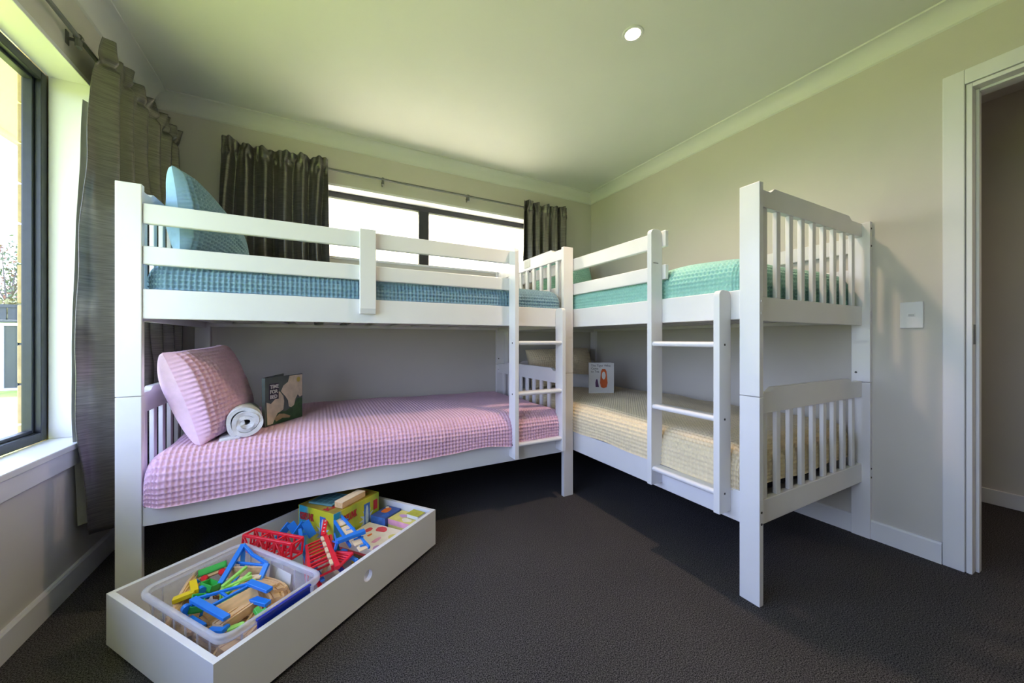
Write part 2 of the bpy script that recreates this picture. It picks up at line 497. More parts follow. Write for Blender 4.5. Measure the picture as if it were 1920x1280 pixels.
# ---- window 2 (strip, back): two obscure panes
w2 = empty('window_2', (0.73, YB, BZ0)); struct(w2)
def W2(name, a, b, m, bev=0.002):
    return box(name, (a[0]-0.73, a[1]-YB, a[2]-BZ0), (b[0]-0.73, b[1]-YB, b[2]-BZ0), m, w2, bev)
W2('head_liner', (BX0, YB-0.006, BZ1-0.016), (BX1, YB+WT, BZ1), M_TRIM)
W2('sill', (BX0, YB-0.006, BZ0), (BX1, YB+WT, BZ0+0.016), M_TRIM)
W2('side_liner', (BX0, YB-0.006, BZ0+0.016), (BX0+0.016, YB+WT, BZ1-0.016), M_TRIM)
W2('side_liner', (BX1-0.016, YB-0.006, BZ0+0.016), (BX1, YB+WT, BZ1-0.016), M_TRIM)
y0, y1 = YB+WT-0.012, YB+WT+0.035
za, zb = BZ0+0.016, BZ1-0.016
g2 = 0.040
W2('frame_rail', (BX0+0.016, y0, zb-g2), (BX1-0.016, y1, zb), M_ALU)
W2('frame_rail', (BX0+0.016, y0, za), (BX1-0.016, y1, za+0.022), M_ALU)
W2('frame_stile', (BX0+0.016, y0, za+0.022), (BX0+0.05, y1, zb-g2), M_ALU)
W2('frame_stile', (BX1-0.05, y0, za+0.022), (BX1-0.016, y1, zb-g2), M_ALU)
W2('mullion', (0.694, y0-0.004, za+0.022), (0.772, y1, zb-g2), M_ALU)
W2('pane', (BX0+0.05, y1-0.022, za+0.022), (0.694, y1-0.016, zb-g2), M_FROST, 0)
W2('pane', (0.772, y1-0.022, za+0.022), (BX1-0.05, y1-0.016, zb-g2), M_FROST, 0)

# ---- door opening
d1 = empty('door_1', (XR, DY1, 0)); struct(d1)
def D1(name, a, b, m, bev=0.002):
    return box(name, (a[0]-XR, a[1]-DY1, a[2]), (b[0]-XR, b[1]-DY1, b[2]), m, d1, bev)
D1('architrave', (XR-0.014, DY1+0.003, 0), (XR, DY1+0.063, DZ+0.063), M_TRIM, 0.003)
D1('architrave', (XR-0.014, DY0-0.063, 0), (XR, DY0-0.003, DZ+0.063), M_TRIM, 0.003)
D1('architrave', (XR-0.014, DY0-0.003, DZ+0.003), (XR, DY1+0.003, DZ+0.063), M_TRIM, 0.003)
D1('jamb', (XR-0.008, DY1-0.016, 0), (XR+WT+0.008, DY1, DZ), M_TRIM)
D1('jamb', (XR-0.008, DY0, 0), (XR+WT+0.008, DY0+0.016, DZ), M_TRIM)
D1('jamb_head', (XR-0.008, DY0+0.016, DZ-0.016), (XR+WT+0.008, DY1-0.016, DZ), M_TRIM)
D1('door_stop', (XR+0.036, DY1-0.026, 0), (XR+0.068, DY1-0.016, DZ-0.016), M_TRIM)
D1('door_stop', (XR+0.036, DY0+0.026, DZ-0.026), (XR+0.068, DY1-0.026, DZ-0.016), M_TRIM)
D1('strike_plate', (XR+0.004, DY1-0.0175, 0.93), (XR+0.030, DY1-0.016, 1.01), M_STEEL, 0.0004)

# ------------------------------------------------------------------ outside
struct(box('ground', (-45, -30, -0.5), (XL-WT-0.16, 60, -0.3), M_GRASS))
struct(box('ground_back', (XL-WT-0.16, YB+WT+0.1, -0.5), (40, 60, -0.3), M_GRASS))
# brick veneer beside the window; end bricks seen through the glass
wb = empty('wall_brick', (-0.985, WY1, -0.3)); struct(wb)
box('mortar_core', (-0.024, 0.006, 0), (0.04, 1.0, 2.44), M_MORTAR, wb)
for k in range(16):
    L1 = 0.115 if k % 2 else 0.23
    z = k*0.1545
    box('brick', (-0.034, 0.0, z), (0.0, L1, z+0.1465), M_BRICK, wb, 0.004)
    yy = L1+0.008
    while yy < 0.98:
        box('brick', (-0.034, yy, z), (0.0, min(yy+0.23, 1.0), z+0.1465), M_BRICK, wb, 0.004)
        yy += 0.238
eave = empty('roof_eave', (XL-WT, 0, 2.16)); struct(eave)  # far end lengthened past the house corner to keep sun out of the window
box('soffit', (-0.66, -1.6, 0.0), (0.0, 3.75, 0.02), M_SOFFIT, eave)
box('fascia', (-0.69, -1.6, -0.03), (-0.66, 3.75, 0.16), M_SHEDW, eave, 0.004)
box('roof_sheet', (-0.69, -1.6, 0.18), (4.6, YB+WT+0.03, 0.30), M_SHED, eave)
box('roof_sheet', (-0.69, YB+WT+0.03, 0.18), (0.15, 3.75, 0.24), M_SHED, eave)

# shed
sh = empty('garden_shed', (-6.9, 13.6, -0.3))
tag(sh, 'dark grey-green metal garden shed with pale corner trim across the lawn', 'shed')
for i in range(12):
    box('cladding_panel', (-3.0+i*0.34, 0, 0.0), (-3.0+i*0.34+0.32, 0.03, 1.62), M_SHED, sh, 0.006)
box('body', (-3.0, 0.04, 0.0), (1.1, 2.4, 1.62), M_SHED, sh)
for x in (0.02, 0.62):
    pass
box('corner_trim', (0.00, -0.03, 0.0), (0.16, 0.0, 1.66), M_SHEDW, sh, 0.005)
box('corner_trim', (1.04, -0.03, 0.0), (1.16, 0.0, 1.66), M_SHEDW, sh, 0.005)
box('fascia_trim', (0.16, -0.03, 1.58), (1.04, 0.0, 1.66), M_SHEDW, sh, 0.005)
box('base_trim', (0.16, -0.03, 0.0), (1.04, 0.0, 0.06), M_SHEDW, sh, 0.005)
box('roof', (-3.1, -0.08, 1.66), (1.25, 2.5, 1.72), M_SHED, sh, 0.01)
# fence behind
fe = empty('boundary_fence', (-9, 17.5, -0.3))
tag(fe, 'long dark boundary fence beyond the garden shed', 'fence')
for i in range(40):
    box('fence_board', (-14+i*0.9, 0, 0), (-14+i*0.9+0.86, 0.03, 2.25), M_SHED, fe)
box('top_rail', (-14, -0.03, 2.25), (22, 0.06, 2.35), M_SHED, fe)

# tree
def make_tree(loc, h, seed, label):
    r = random.Random(seed)
    t = empty('garden_tree', loc); tag(t, label, 'tree')
    m_bark = mat('bark', (0.10, 0.075, 0.055), 0.9, noise=0.2, nscale=20)
    m_leaf = mat('olive_leaf', (0.10, 0.14, 0.06), 0.6, noise=0.3, nscale=1.5)
    m_fl = mat('russet_leaf', (0.30, 0.13, 0.08), 0.6, noise=0.3, nscale=1.5)
    bm = bmesh.new(); tips = []
    bm_cyl(bm, (0, 0, 0), (0, 0, h*0.45), 0.09, 8, 0.06)
    for i in range(26):
        a = r.random()*6.28; z = h*(0.35+0.35*r.random()); L = h*(0.22+0.2*r.random())
        p = Vector((0, 0, z*0.62)); q = Vector((math.cos(a)*L*0.9, math.sin(a)*L*0.9, z+L*0.5))
        bm_cyl(bm, p, q, 0.03, 5, 0.008)
        for k in range(6):
            tips.append(p.lerp(q, 0.5+0.5*r.random()))
        tips.append(q)
    bm_obj('trunk', bm, m_bark, t)
    for nm, m_, frac, n in (('foliage', m_leaf, 0.0, 2600), ('russet_foliage', m_fl, 1.0, 900)):
        V = []; Fc = []
        for i in range(n):
            c = r.choice(tips)+Vector((r.gauss(0, .18), r.gauss(0, .18), r.gauss(0, .16)))
            e = Euler((r.random()*6, r.random()*6, r.random()*6)).to_matrix()
            s = 0.035+0.035*r.random()
            k = len(V)
            for p in ((-s*1.5, 0, 0), (0, s*.6, 0.01), (s*1.5, 0, 0), (0, -s*.6, 0.01)):
                V.append(c+e @ Vector(p))
            Fc.append((k, k+1, k+2, k+3))
        me = bpy.data.meshes.new(nm); me.from_pydata(V, [], Fc)
        o = link(nm, me, m_, t); o['kind'] = 'stuff'
    return t
make_tree((-10.6, 21.5, -0.3), 6.4, 3, 'loose-leaved garden tree rising behind the shed')
hd = empty('clipped_hedge', (-9.5, 19.0, -0.3)); tag(hd, 'low yellow-green hedge showing above the boundary fence', 'hedge')
def hedge():
    r = random.Random(9); V = []; Fc = []
    for i in range(7000):
        c = Vector((r.uniform(-7, 7), r.uniform(-.5, .5), 2.0+r.random()*0.65*(0.6+0.4*math.sin(i*.01))))
        e = Euler((r.random()*6, r.random()*6, r.random()*6)).to_matrix(); s = 0.05+0.05*r.random(); k = len(V)
        for p in ((-s*1.4, 0, 0), (0, s*.7, 0.01), (s*1.4, 0, 0), (0, -s*.7, 0.01)):
            V.append(c+e @ Vector(p))
        Fc.append((k, k+1, k+2, k+3))
    me = bpy.data.meshes.new('foliage'); me.from_pydata(V, [], Fc)
    o = link('foliage', me, mat('hedge_leaf', (0.22, 0.20, 0.06), 0.7, noise=0.3, nscale=2), hd); o['kind'] = 'stuff'
    box('stem_mass', (-7, -0.35, 0), (7, 0.35, 2.05), mat('hedge_core', (0.05, 0.06, 0.02), 0.9, noise=0.3, nscale=6), hd)
hedge()

# ------------------------------------------------------------------ bunk beds
BL, BW = 2.01, 0.96
def rounded_profile(y0, y1, z0, z1, r, n=6):
    pts = [(y0, z0), (y1, z0)]
    for i in range(n+1):
        t = i/n*PI/2; pts.append((y1-r+r*math.cos(t), z1-r+r*math.sin(t)))
    for i in range(n+1):
        t = PI/2+i/n*PI/2; pts.append((y0+r+r*math.cos(t), z1-r+r*math.sin(t)))
    return pts
def end_rail_profile(za, zb, rise):
    """top edge with a raised middle and eased shoulders; (y, z)"""
    a, b = 0.025, BW-0.025
    s = 0.105
    pts = [(a, za), (b, za), (b, zb), (b-s, zb)]
    for i in range(1, 6):
        t = i/5; pts.append((b-s-0.035*t, zb+rise*(t*t*(3-2*t))))
    for i in range(0, 6):
        t = 1-i/5; pts.append((a+s+0.035*t, zb+rise*(t*t*(3-2*t))))
    pts.append((a, zb))
    return pts
def bunk(name, loc, rz, label):
    t = empty(name, loc, rz); tag(t, label, 'bunk bed')
    X = lambda v: -v                       # v = distance from the foot end
    for x0, x1 in ((-0.07, 0), (-BL, -BL+0.07)):
        for y0, y1 in ((0, 0.025), (BW-0.025, BW)):
            box('post', (x0, y0, 0.0), (x1, y1, 0.7435), M_BED, t, 0.002)
            box('post', (x0, y0, 0.7455), (x1, y1, 1.511), M_BED, t, 0.002)
    for xa, xb in ((-0.054, -0.030), (-BL+0.030, -BL+0.054)):
        for za, zb, rise in ((1.443, 1.506, 0.018), (0.674, 0.750, 0.017)):
            prism('end_rail', end_rail_profile(za, zb, rise), 'X', xa, xb, M_BED, t, 0.0015)
        for za, zb in ((1.018, 1.108), (0.263, 0.352)):
            box('end_rail', (xa, 0.025, za), (xb, BW-0.025, zb), M_BED, t, 0.002)
        xm = (xa+xb)/2
        for z0, z1 in ((0.352, 0.674), (1.108, 1.443)):
            for k in range(9):
                yc = 0.104+0.094*k
                box('slat', (xm-0.008, yc-0.0145, z0), (xm+0.008, yc+0.0145, z1), M_BED, t, 0.003)
    for y0, y1 in ((0.005, 0.027), (BW-0.027, BW-0.005)):
        for za, zb in ((0.270, 0.386), (1.025, 1.134)):
            box('side_rail', (-BL+0.07, y0, za), (-0.07, y1, zb), M_BED, t, 0.003)
    # guard rails; the front ones stop at the ladder
    for za, zb in ((1.372, 1.446), (1.223, 1.291)):
        box('guard_rail', (-BL+0.07, 0.006, za), (-1.142, 0.028, zb), M_BED, t, 0.004)
        box('guard_rail', (-1.142, 0.006, za), (-0.400, 0.028, zb), M_BED, t, 0.004)
        box('guard_rail', (-BL+0.07, BW-0.028, za), (-0.07, BW-0.006, zb), M_BED, t, 0.004)
    prism('guard_post', [(-0.020, 1.090), (-0.012, 1.066), (0.005, 1.066), (0.005, 1.4525), (-0.020, 1.4525)], 'X', -1.212, -1.142, M_BED, t, 0.003)
    # deck boards under the mattresses
    for z in (0.285, 1.040):
        for y0, y1 in ((0.027, 0.047), (BW-0.047, BW-0.027)):
            box('deck_cleat', (-BL+0.07, y0, z-0.013), (-0.07, y1, z+0.004), M_BED, t)
        for k in range(13):
            x = -BL+0.09+k*0.143
            box('deck_slat', (x, 0.030, z+0.004), (x+0.09, BW-0.030, z+0.018), M_BED, t)
    # ladder
    for xs, zt_ in ((-0.440, 1.446), (-0.128, 1.134)):
        o = prism('ladder_stile', rounded_profile(-0.066, 0.004 if zt_ < 1.2 else 0.005, 0.300, zt_, 0.022), 'X', xs, xs+0.024, M_BED, t, 0.0015)
        for z in (0.930, 0.650, 0.372):
            xf = xs if zt_ > 1.2 else xs+0.024
            sg = -1 if zt_ > 1.2 else 1
            cyl('bolt_cap', (xf-sg*0.001, -0.034, z), (xf+sg*0.0012, -0.034, z), 0.0042, M_BOLT, o, 10)
    for z in (0.930, 0.650, 0.372):
        pr = []
        for i in range(9):
            a = PI/2+i/8*PI; pr.append((-0.050+0.011*math.cos(a), z+0.011*math.sin(a)))
        for i in range(9):
            a = -PI/2+i/8*PI; pr.append((-0.014+0.011*math.cos(a), z+0.011*math.sin(a)))
        smooth_by_angle(prism('ladder_rung', pr, 'X', -0.416, -0.128, M_BED, t))
    box('hook_pin', (-0.4162, -0.054, 1.292), (-0.4150, -0.022, 1.2945), M_BOLT, t)
    # bolts on the foot posts
    for z in (0.292, 0.334, 1.044, 1.086):
        for y in (0.0125, BW-0.0125):
            cyl('bolt_cap', (-0.001, y, z), (0.0014, y, z), 0.0045, M_BOLT if z < 0.9 else M_BED, t, 10)
    for z in (1.478, 1.395):
        cyl('bolt_cap', (-0.001, BW-0.0125, z), (0.0014, BW-0.0125, z), 0.0045, M_BOLT, t, 10)
    for z in (0.79, 0.70):
        cyl('bolt_cap', (-0.052, BW-0.026, z), (-0.052, BW-0.0245, z), 0.005, M_BOLT, t, 10)
    return t
bedL = bunk('bunk_bed', (1.3765, 1.787, 0), 0, 'white wooden bunk bed along the window wall with blue and pink bedding')
box('sticker', (-0.0565, 0.42, 1.462), (-0.0541, 0.50, 1.518), M_PAPER, bedL)
bedR = bunk('bunk_bed', (1.3775, 0.722, 0), -PI/2, 'white wooden bunk bed along the plain right wall with mint and yellow bedding')

# ------------------------------------------------------------------ bedding
CELL = 0.0175
PROF = np.array([1.0, 0.30, 0.0, 0.30])      # ridge at the cell edge, pit in its middle
def blanket(name, x0, x1, y0, y1, ztop, zb, m, label, r=0.075, seed=1, R=0.06, amp=0.0100, crown=0.02, sub=4, overhang=None, cell=CELL):
    Lx, Ly = (x1-x0)/2, (y1-y0)/2
    cx, cy = (x0+x1)/2, (y0+y1)/2
    D = ztop-zb
    def axis(L):
        A = (L-r)+r*PI/2+max(0, D-r)
        nc = int(round(2*A/cell))
        i = np.arange(nc*sub+1)
        return np.linspace(-A, A, nc*sub+1), PROF[i % sub]
    def f(a, L):
        s = np.abs(a); fl = L-r
        th = np.clip((s-fl)/r, 0, PI/2)
        x = np.where(s <= fl, s, fl+r*np.sin(th))
        d = np.where(s <= fl, 0, r*(1-np.cos(th)))+np.clip(s-fl-r*PI/2, 0, None)
        return np.sign(a)*x, d
    a, ra = axis(Lx); b, rb = axis(Ly)
    Aa, Bb = np.meshgrid(a, b, indexing='ij')
    X, dx = f(Aa, Lx); Y, dy = f(Bb, Ly)
    drop = np.minimum((dx**3+dy**3)**(1/3), D)
    c = np.clip((np.abs(X)-(Lx-R))/R, 0, 1)*np.clip((np.abs(Y)-(Ly-R))/R, 0, 1)
    X = X-np.sign(X)*R*0.27*c; Y = Y-np.sign(Y)*R*0.27*c
    Z = ztop-drop+crown*(1-(X/Lx)**2)*(1-(Y/Ly)**2)
    w = vnoise(Aa*3.1+7, Bb*3.1+3, seed)*0.009+vnoise(Aa*8+1, Bb*6+9, seed+5)*0.0042
    e = drop/D
    P = np.stack([X, Y, Z], -1)
    N = normals(P)
    P = P+N*(w*(1-0.35*e))[..., None]
    # hem sways a little
    hem = vnoise(Aa*5+2, Bb*5+2, seed+9)*0.012*np.clip((e-0.6)/0.4, 0, 1)
    P[..., 2] += hem
    if overhang is not None:
        P = overhang(P, e)
    N = normals(P)
    h = np.maximum(ra[:, None], rb[None, :])
    P = P+N*(h*amp)[..., None]
    P[..., 2] -= zb
    me = grid_mesh(name, P)
    o = link(name, me, m, None, True)
    o.location = (cx, cy, zb)
    return tag(o, label, 'blanket')
# lower-left bunk: pink cover that slips out over the side rail near the head
def pink_over(P, e):
    # P is local: x along the bed (-1 head), y across (front is -)
    k = np.clip((-P[..., 0]-0.1)/0.8, 0, 1)
    frontness = np.clip((-P[..., 1]-0.40)/0.08, 0, 1)
    P[..., 1] -= 0.006*frontness*k
    P[..., 2] -= 0.030*frontness*k*np.clip(e*1.6, 0, 1)
    return P
blanket('waffle_blanket', -0.562, 1.312, 1.762, 2.722, 0.528, 0.372, M_PINK, 'pink waffle-weave blanket on the lower bunk below the blue one', r=0.085, seed=3, overhang=pink_over)
blanket('waffle_blanket', -0.572, 1.312, 1.818, 2.722, 1.243, 1.105, M_BLUEF, 'blue waffle-weave blanket on the upper bunk beside the strip window', r=0.07, seed=5, crown=0.012)
blanket('waffle_blanket', 1.383, 2.298, 0.785, 2.655, 0.540, 0.388, M_CREAM, 'pale yellow waffle-weave blanket on the lower bunk under the mint one', r=0.085, seed=8)
blanket('waffle_blanket', 1.408, 2.298, 0.785, 2.655, 1.262, 1.105, M_MINT, 'mint green waffle-weave blanket on the upper bunk by the right wall', r=0.08, seed=11)
def mattress(a, b, label):
    bm = bmesh.new()
    c = ((a[0]+b[0])/2, (a[1]+b[1])/2, a[2])
    bm_box(bm, (a[0]-c[0], a[1]-c[1], 0), (b[0]-c[0], b[1]-c[1], b[2]-a[2]), 0.03, None, 3)
    o = bm_obj('mattress', bm, M_MATTR)
    o.location = c
    tag(o, label, 'mattress')
mattress((-0.48, 1.86, 0.304), (1.23, 2.66, 0.470), 'dark mattress under the pink blanket')
mattress((-0.48, 1.89, 1.059), (1.23, 2.65, 1.185), 'dark mattress under the blue blanket')
mattress((1.47, 0.85, 0.304), (2.22, 2.58, 0.480), 'dark mattress under the pale yellow blanket')
mattress((1.49, 0.87, 1.059), (2.22, 2.58, 1.200), 'dark mattress under the mint green blanket')

def pillow(name, w, h, t, loc, rot, m, mp, label, waffle=True, seed=1, pinch=0.07, cell=CELL, sag=0.0):
    """front face is +Z before rotation; w along X, h along Y"""
    n1 = int(w/cell)*4; n2 = int(h/cell)*4
    def face(sign, n1, n2, wf):
        u = np.linspace(-1, 1, n1+1); u = 0.8*u+0.2*np.sin(u*PI/2)
        v = np.linspace(-1, 1, n2+1); v = 0.8*v+0.2*np.sin(v*PI/2)
        U, V = np.meshgrid(u, v, indexing='ij')
        X = w/2*U*(1-pinch*(1-V*V)); Y = h/2*V*(1-pinch*(1-U*U))
        q = np.clip((1-U**2)*(1-V**2), 0, 1)
        Z = t/2*q**0.36
        Z = Z*(1+0.10*vnoise(U*2+5, V*2+3, seed))+vnoise(U*5, V*5, seed+2)*0.005*q
        P = np.stack([X, Y, sign*Z], -1)
        P[..., 2] -= sag*(U**2)
        if wf:
            N = normals(P)
            hh = np.maximum(PROF[np.arange(n1+1) % 4][:, None], PROF[np.arange(n2+1) % 4][None, :])
            P = P+N*(hh*0.0120*np.clip(q*12, 0, 1))[..., None]
        return P
    me = grid_mesh(name, face(1, n1, n2, waffle))
    o = link(name, me, m, None, True)
    back = face(-1, 60, 60, False)[::-1]
    link('plain_back', grid_mesh('plain_back', back), mp, o, True)
    o.location = loc; o.rotation_euler = rot
    return tag(o, label, 'pillow')
def look(normal, up):
    z = Vector(normal).normalized(); y = Vector(up); y = (y-z*y.dot(z)).normalized(); x = y.cross(z)
    return Matrix((x, y, z)).transposed().to_euler()
# pink pillow: stands at the head, front face turned to the room
pillow('pillow', 0.40, 0.385, 0.22, (-0.418, 2.02, 0.728), look((0.88, -0.22, 0.28), (-0.25, 0.0, 1)), M_PINK, M_PINKP, 'plump pink waffle pillow standing at the head of the pink bunk', seed=2)
pillow('pillow', 0.58, 0.39, 0.19, (-0.440, 2.165, 1.402), look((0.95, -0.16, 0.17), (-0.126, 0.243, 0.935)), M_BLUEF, M_BLUEP, 'blue waffle pillow leaning at the head of the upper bunk by the curtains', seed=4)
pillow('pillow', 0.60, 0.38, 0.17, (1.87, 2.565, 1.455), look((-0.05, -0.93, 0.32), (0, 0.3, 1)), M_MINT, M_MINTP, 'mint green pillow upright at the head of the mint bunk', seed=6)
pillow('pillow', 0.64, 0.34, 0.20, (1.85, 2.57, 0.705), look((-0.05, -0.93, 0.30), (0, 0.3, 1)), M_CREAM, M_CREAMP, 'pale yellow waffle pillow upright at the head of the yellow bunk', seed=7)

# rolled towels
def towel(loc, rz, r, L, label, flap=True):
    n = 220; turns = 3.3
    th = np.linspace(0, turns*2*PI, n)
    rad = 0.010+(r-0.010)*(th/th[-1])
    rad = rad*(1+0.05*np.sin(th*1.7+1)+0.03*np.sin(th*3.1))
    px = rad*np.cos(th+2.2); pz = rad*np.sin(th+2.2)*0.96
    tk = 0.0074
    ys = np.linspace(-L/2, L/2, 30)
    # outside and inside of a thick strip
    tx = np.gradient(px); tz = np.gradient(pz); ln = np.hypot(tx, tz); nx, nz = tz/ln, -tx/ln
    if flap:
        k = 22
        fx = px[-1]+tx[-1]/ln[-1]*np.linspace(0.004, 0.05, k); fz = pz[-1]+tz[-1]/ln[-1]*np.linspace(0.004, 0.05, k)
        fz = np.maximum(fz, -r*0.99)
    outx = np.concatenate([px+nx*tk, (px-nx*tk)[::-1], [px[0]+nx[0]*tk]])
    outz = np.concatenate([pz+nz*tk, (pz-nz*tk)[::-1], [pz[0]+nz[0]*tk]])
    P = np.zeros((len(outx), len(ys), 3))
    P[..., 0] = outx[:, None]; P[..., 2] = outz[:, None]; P[..., 1] = ys[None, :]
    ii = np.arange(len(outx))[:, None]*0.11; jj = np.arange(len(ys))[None, :]*0.35
    P[..., 1] += vnoise(ii+0*jj, 0*ii+3.3+0*jj, 3)*0.006*np.sign(ys)[None, :]*(np.abs(ys)[None, :] > L/2*0.9)
    P[..., 0] += vnoise(ii, jj, 6)*0.0015; P[..., 2] += vnoise(ii+9, jj+4, 8)*0.0015
    P[..., 2] += r
    bm = bmesh.new()
    me = grid_mesh('rolled_towel', P)
    # rolled edge closing both ends of the strip
    bm.from_mesh(me); bpy.data.meshes.remove(me)
    nU, nV = len(outx), len(ys)
    bm.verts.ensure_lookup_table()
    for j in (0, nV-1):
        for i in range(n-1):
            try:
                bm.faces.new((bm.verts[i*nV+j], bm.verts[(i+1)*nV+j], bm.verts[(2*n-2-i)*nV+j], bm.verts[(2*n-1-i)*nV+j]))
            except ValueError:
                pass
    o = bm_obj('rolled_towel', bm, M_TOWEL, None, False)
    smooth_by_angle(o, 1.1)
    o.location = loc; o.rotation_euler = (0, 0, rz)
    if flap:
        bmf = bmesh.new()
        m4 = Matrix.Identity(4)
        bm_box(bmf, (-0.088, -L/2, 0.002), (-0.015, L/2, 0.020), 0.008, m4, 3)
        fo = bm_obj('loose_end', bmf, M_TOWEL, o)
        fo.rotation_euler = (0, -0.12, 0)
    return tag(o, label, 'towel')
towel((-0.283, 1.965, 0.540), math.radians(9), 0.063, 0.24, 'rolled white towel beside the pink pillow')
towel((1.885, 2.36, 0.556), math.radians(35), 0.055, 0.24, 'rolled white towel in front of the pale yellow pillow', flap=False)

# ------------------------------------------------------------------ picture books standing on the beds
def board_book(name, w, h, d, loc, rz, lean, m_cover, label, spread=0.35):
    """standing book, slightly open: front cover plane at local y=0 facing -Y, spine at x=0"""
    t = empty(name, loc, rz); tag(t, label, 'book')
    t.rotation_euler = (lean, 0, rz)
    box('front_cover', (0, -0.0015, 0), (w, 0.0015, h), m_cover, t, 0.0008)
    bk = box('back_cover', (0, -0.0015, 0), (w, 0.0015, h), m_cover, t, 0.0008)
    bk.rotation_euler = (0, 0, spread); bk.location = (0, d, 0)
    box('spine', (-0.003, -0.001, 0), (0.0005, d+0.001, h), m_cover, t, 0.0008)
    pg = box('pages', (0.003, 0.0016, 0.003), (w-0.004, d*0.75, h-0.003), M_PAPER, t, 0.001)
    return t
front = Matrix.Rotation(PI/2, 4, 'X')           # xy print plane -> xz plane facing -Y
def cover_mtx(x, z, off=-0.0017):
    return Matrix.Translation((x, off, z)) @ front
m_tfb = mat('book_slate_green', (0.10, 0.12, 0.11), 0.4, noise=0.25, nscale=14)
b1 = board_book('picture_book', 0.235, 0.222, 0.014, (-0.212, 1.972, 0.553), math.radians(54), 0.0, m_tfb, 'slate-green picture book with pale animals on its cover, standing on the pink blanket')
m_sheep = mat('print_pale_fleece', srgb(222, 205, 182), 0.5, noise=0.14, nscale=30)
m_meadow = mat('print_meadow_green', srgb(58, 92, 52), 0.5, noise=0.25, nscale=30)
m_brown = mat('print_dark_panel', srgb(52, 40, 58), 0.5, noise=0.1, nscale=30)
m_tan = mat('print_tan', srgb(190, 160, 120), 0.5, noise=0.15, nscale=30)
fp = lambda n, pts, m_, x=0, z=0, o=-0.0017: flat_poly(n, pts, m_, b1, cover_mtx(x, z, o), 0.0003)
fp('printed_meadow', [(0.004, 0.003), (0.232, 0.003), (0.232, 0.098), (0.20, 0.10), (0.17, 0.07), (0.12, 0.05), (0.06, 0.06), (0.004, 0.07)], m_meadow)
fp('printed_animal', [(0.005, 0.11), (0.03, 0.10), (0.055, 0.118), (0.075, 0.152), (0.085, 0.148), (0.105, 0.125), (0.11, 0.10), (0.105, 0.062), (0.09, 0.055), (0.07, 0.05), (0.055, 0.03), (0.04, 0.006), (0.010, 0.006)], m_sheep, o=-0.0021)
fp('printed_animal', [(0.09, 0.15), (0.105, 0.175), (0.135, 0.19), (0.145, 0.218), (0.232, 0.218), (0.232, 0.11), (0.215, 0.105), (0.20, 0.12), (0.185, 0.10), (0.175, 0.07), (0.155, 0.062), (0.14, 0.07), (0.135, 0.10), (0.12, 0.12)], m_sheep, o=-0.0021)
fp('printed_animal', [(0.05, 0.03), (0.08, 0.045), (0.11, 0.04), (0.15, 0.022), (0.145, 0.014), (0.10, 0.022), (0.06, 0.012)], m_tan, o=-0.0021)
fp('printed_panel', [(0.020, 0.118), (0.076, 0.118), (0.076, 0.192), (0.020, 0.192)], m_brown, o=-0.0022)
fp('printed_seal', blob(0.205, 0.195, 0.013, 0.013), mat('print_gold', srgb(206, 184, 90), 0.4, noise=0.1, nscale=40), o=-0.0025)
for i, s in enumerate(('TIME', 'FOR', 'BED')):
    text_obj('title_lettering', s, 0.024, M_PAPER, b1, cover_mtx(0.024, 0.170-i*0.0235, -0.0029), bold=0.0006)
m_tig = mat('book_white_cover', (0.70, 0.69, 0.67), 0.4, noise=0.03, nscale=14)
b2 = board_book('picture_book', 0.172, 0.222, 0.012, (1.700, 2.022, 0.562), math.radians(-34), 0.0, m_tig, 'white picture book with an orange shape on its cover, standing on the yellow blanket', 0.3)
m_or = mat('print_orange', srgb(208, 96, 40), 0.5, noise=0.15, nscale=30)
m_pu = mat('print_plum', srgb(84, 46, 88), 0.5, noise=0.15, nscale=30)
fq = lambda n, pts, m_, o=-0.0017: flat_poly(n, pts, m_, b2, cover_mtx(0, 0, o), 0.0003)
fq('printed_shape', [(0.082, 0.05), (0.075, 0.08), (0.082, 0.16), (0.09, 0.178), (0.112, 0.178), (0.121, 0.16), (0.128, 0.08), (0.122, 0.05), (0.10, 0.042)], m_or)
fq('printed_shape', blob(0.101, 0.132, 0.013, 0.028), M_PAPER, -0.0021)
fq('printed_shape', [(0.045, 0.05), (0.068, 0.05), (0.062, 0.085), (0.058, 0.105), (0.048, 0.105), (0.043, 0.08)], m_pu)
for i, (s, x) in enumerate((('The Tiger Who', 0.012), ('Came', 0.012), ('to Tea', 0.012))):
    text_obj('title_lettering', s, 0.0215, M_INK, b2, cover_mtx(x, 0.195-i*0.021, -0.0019))

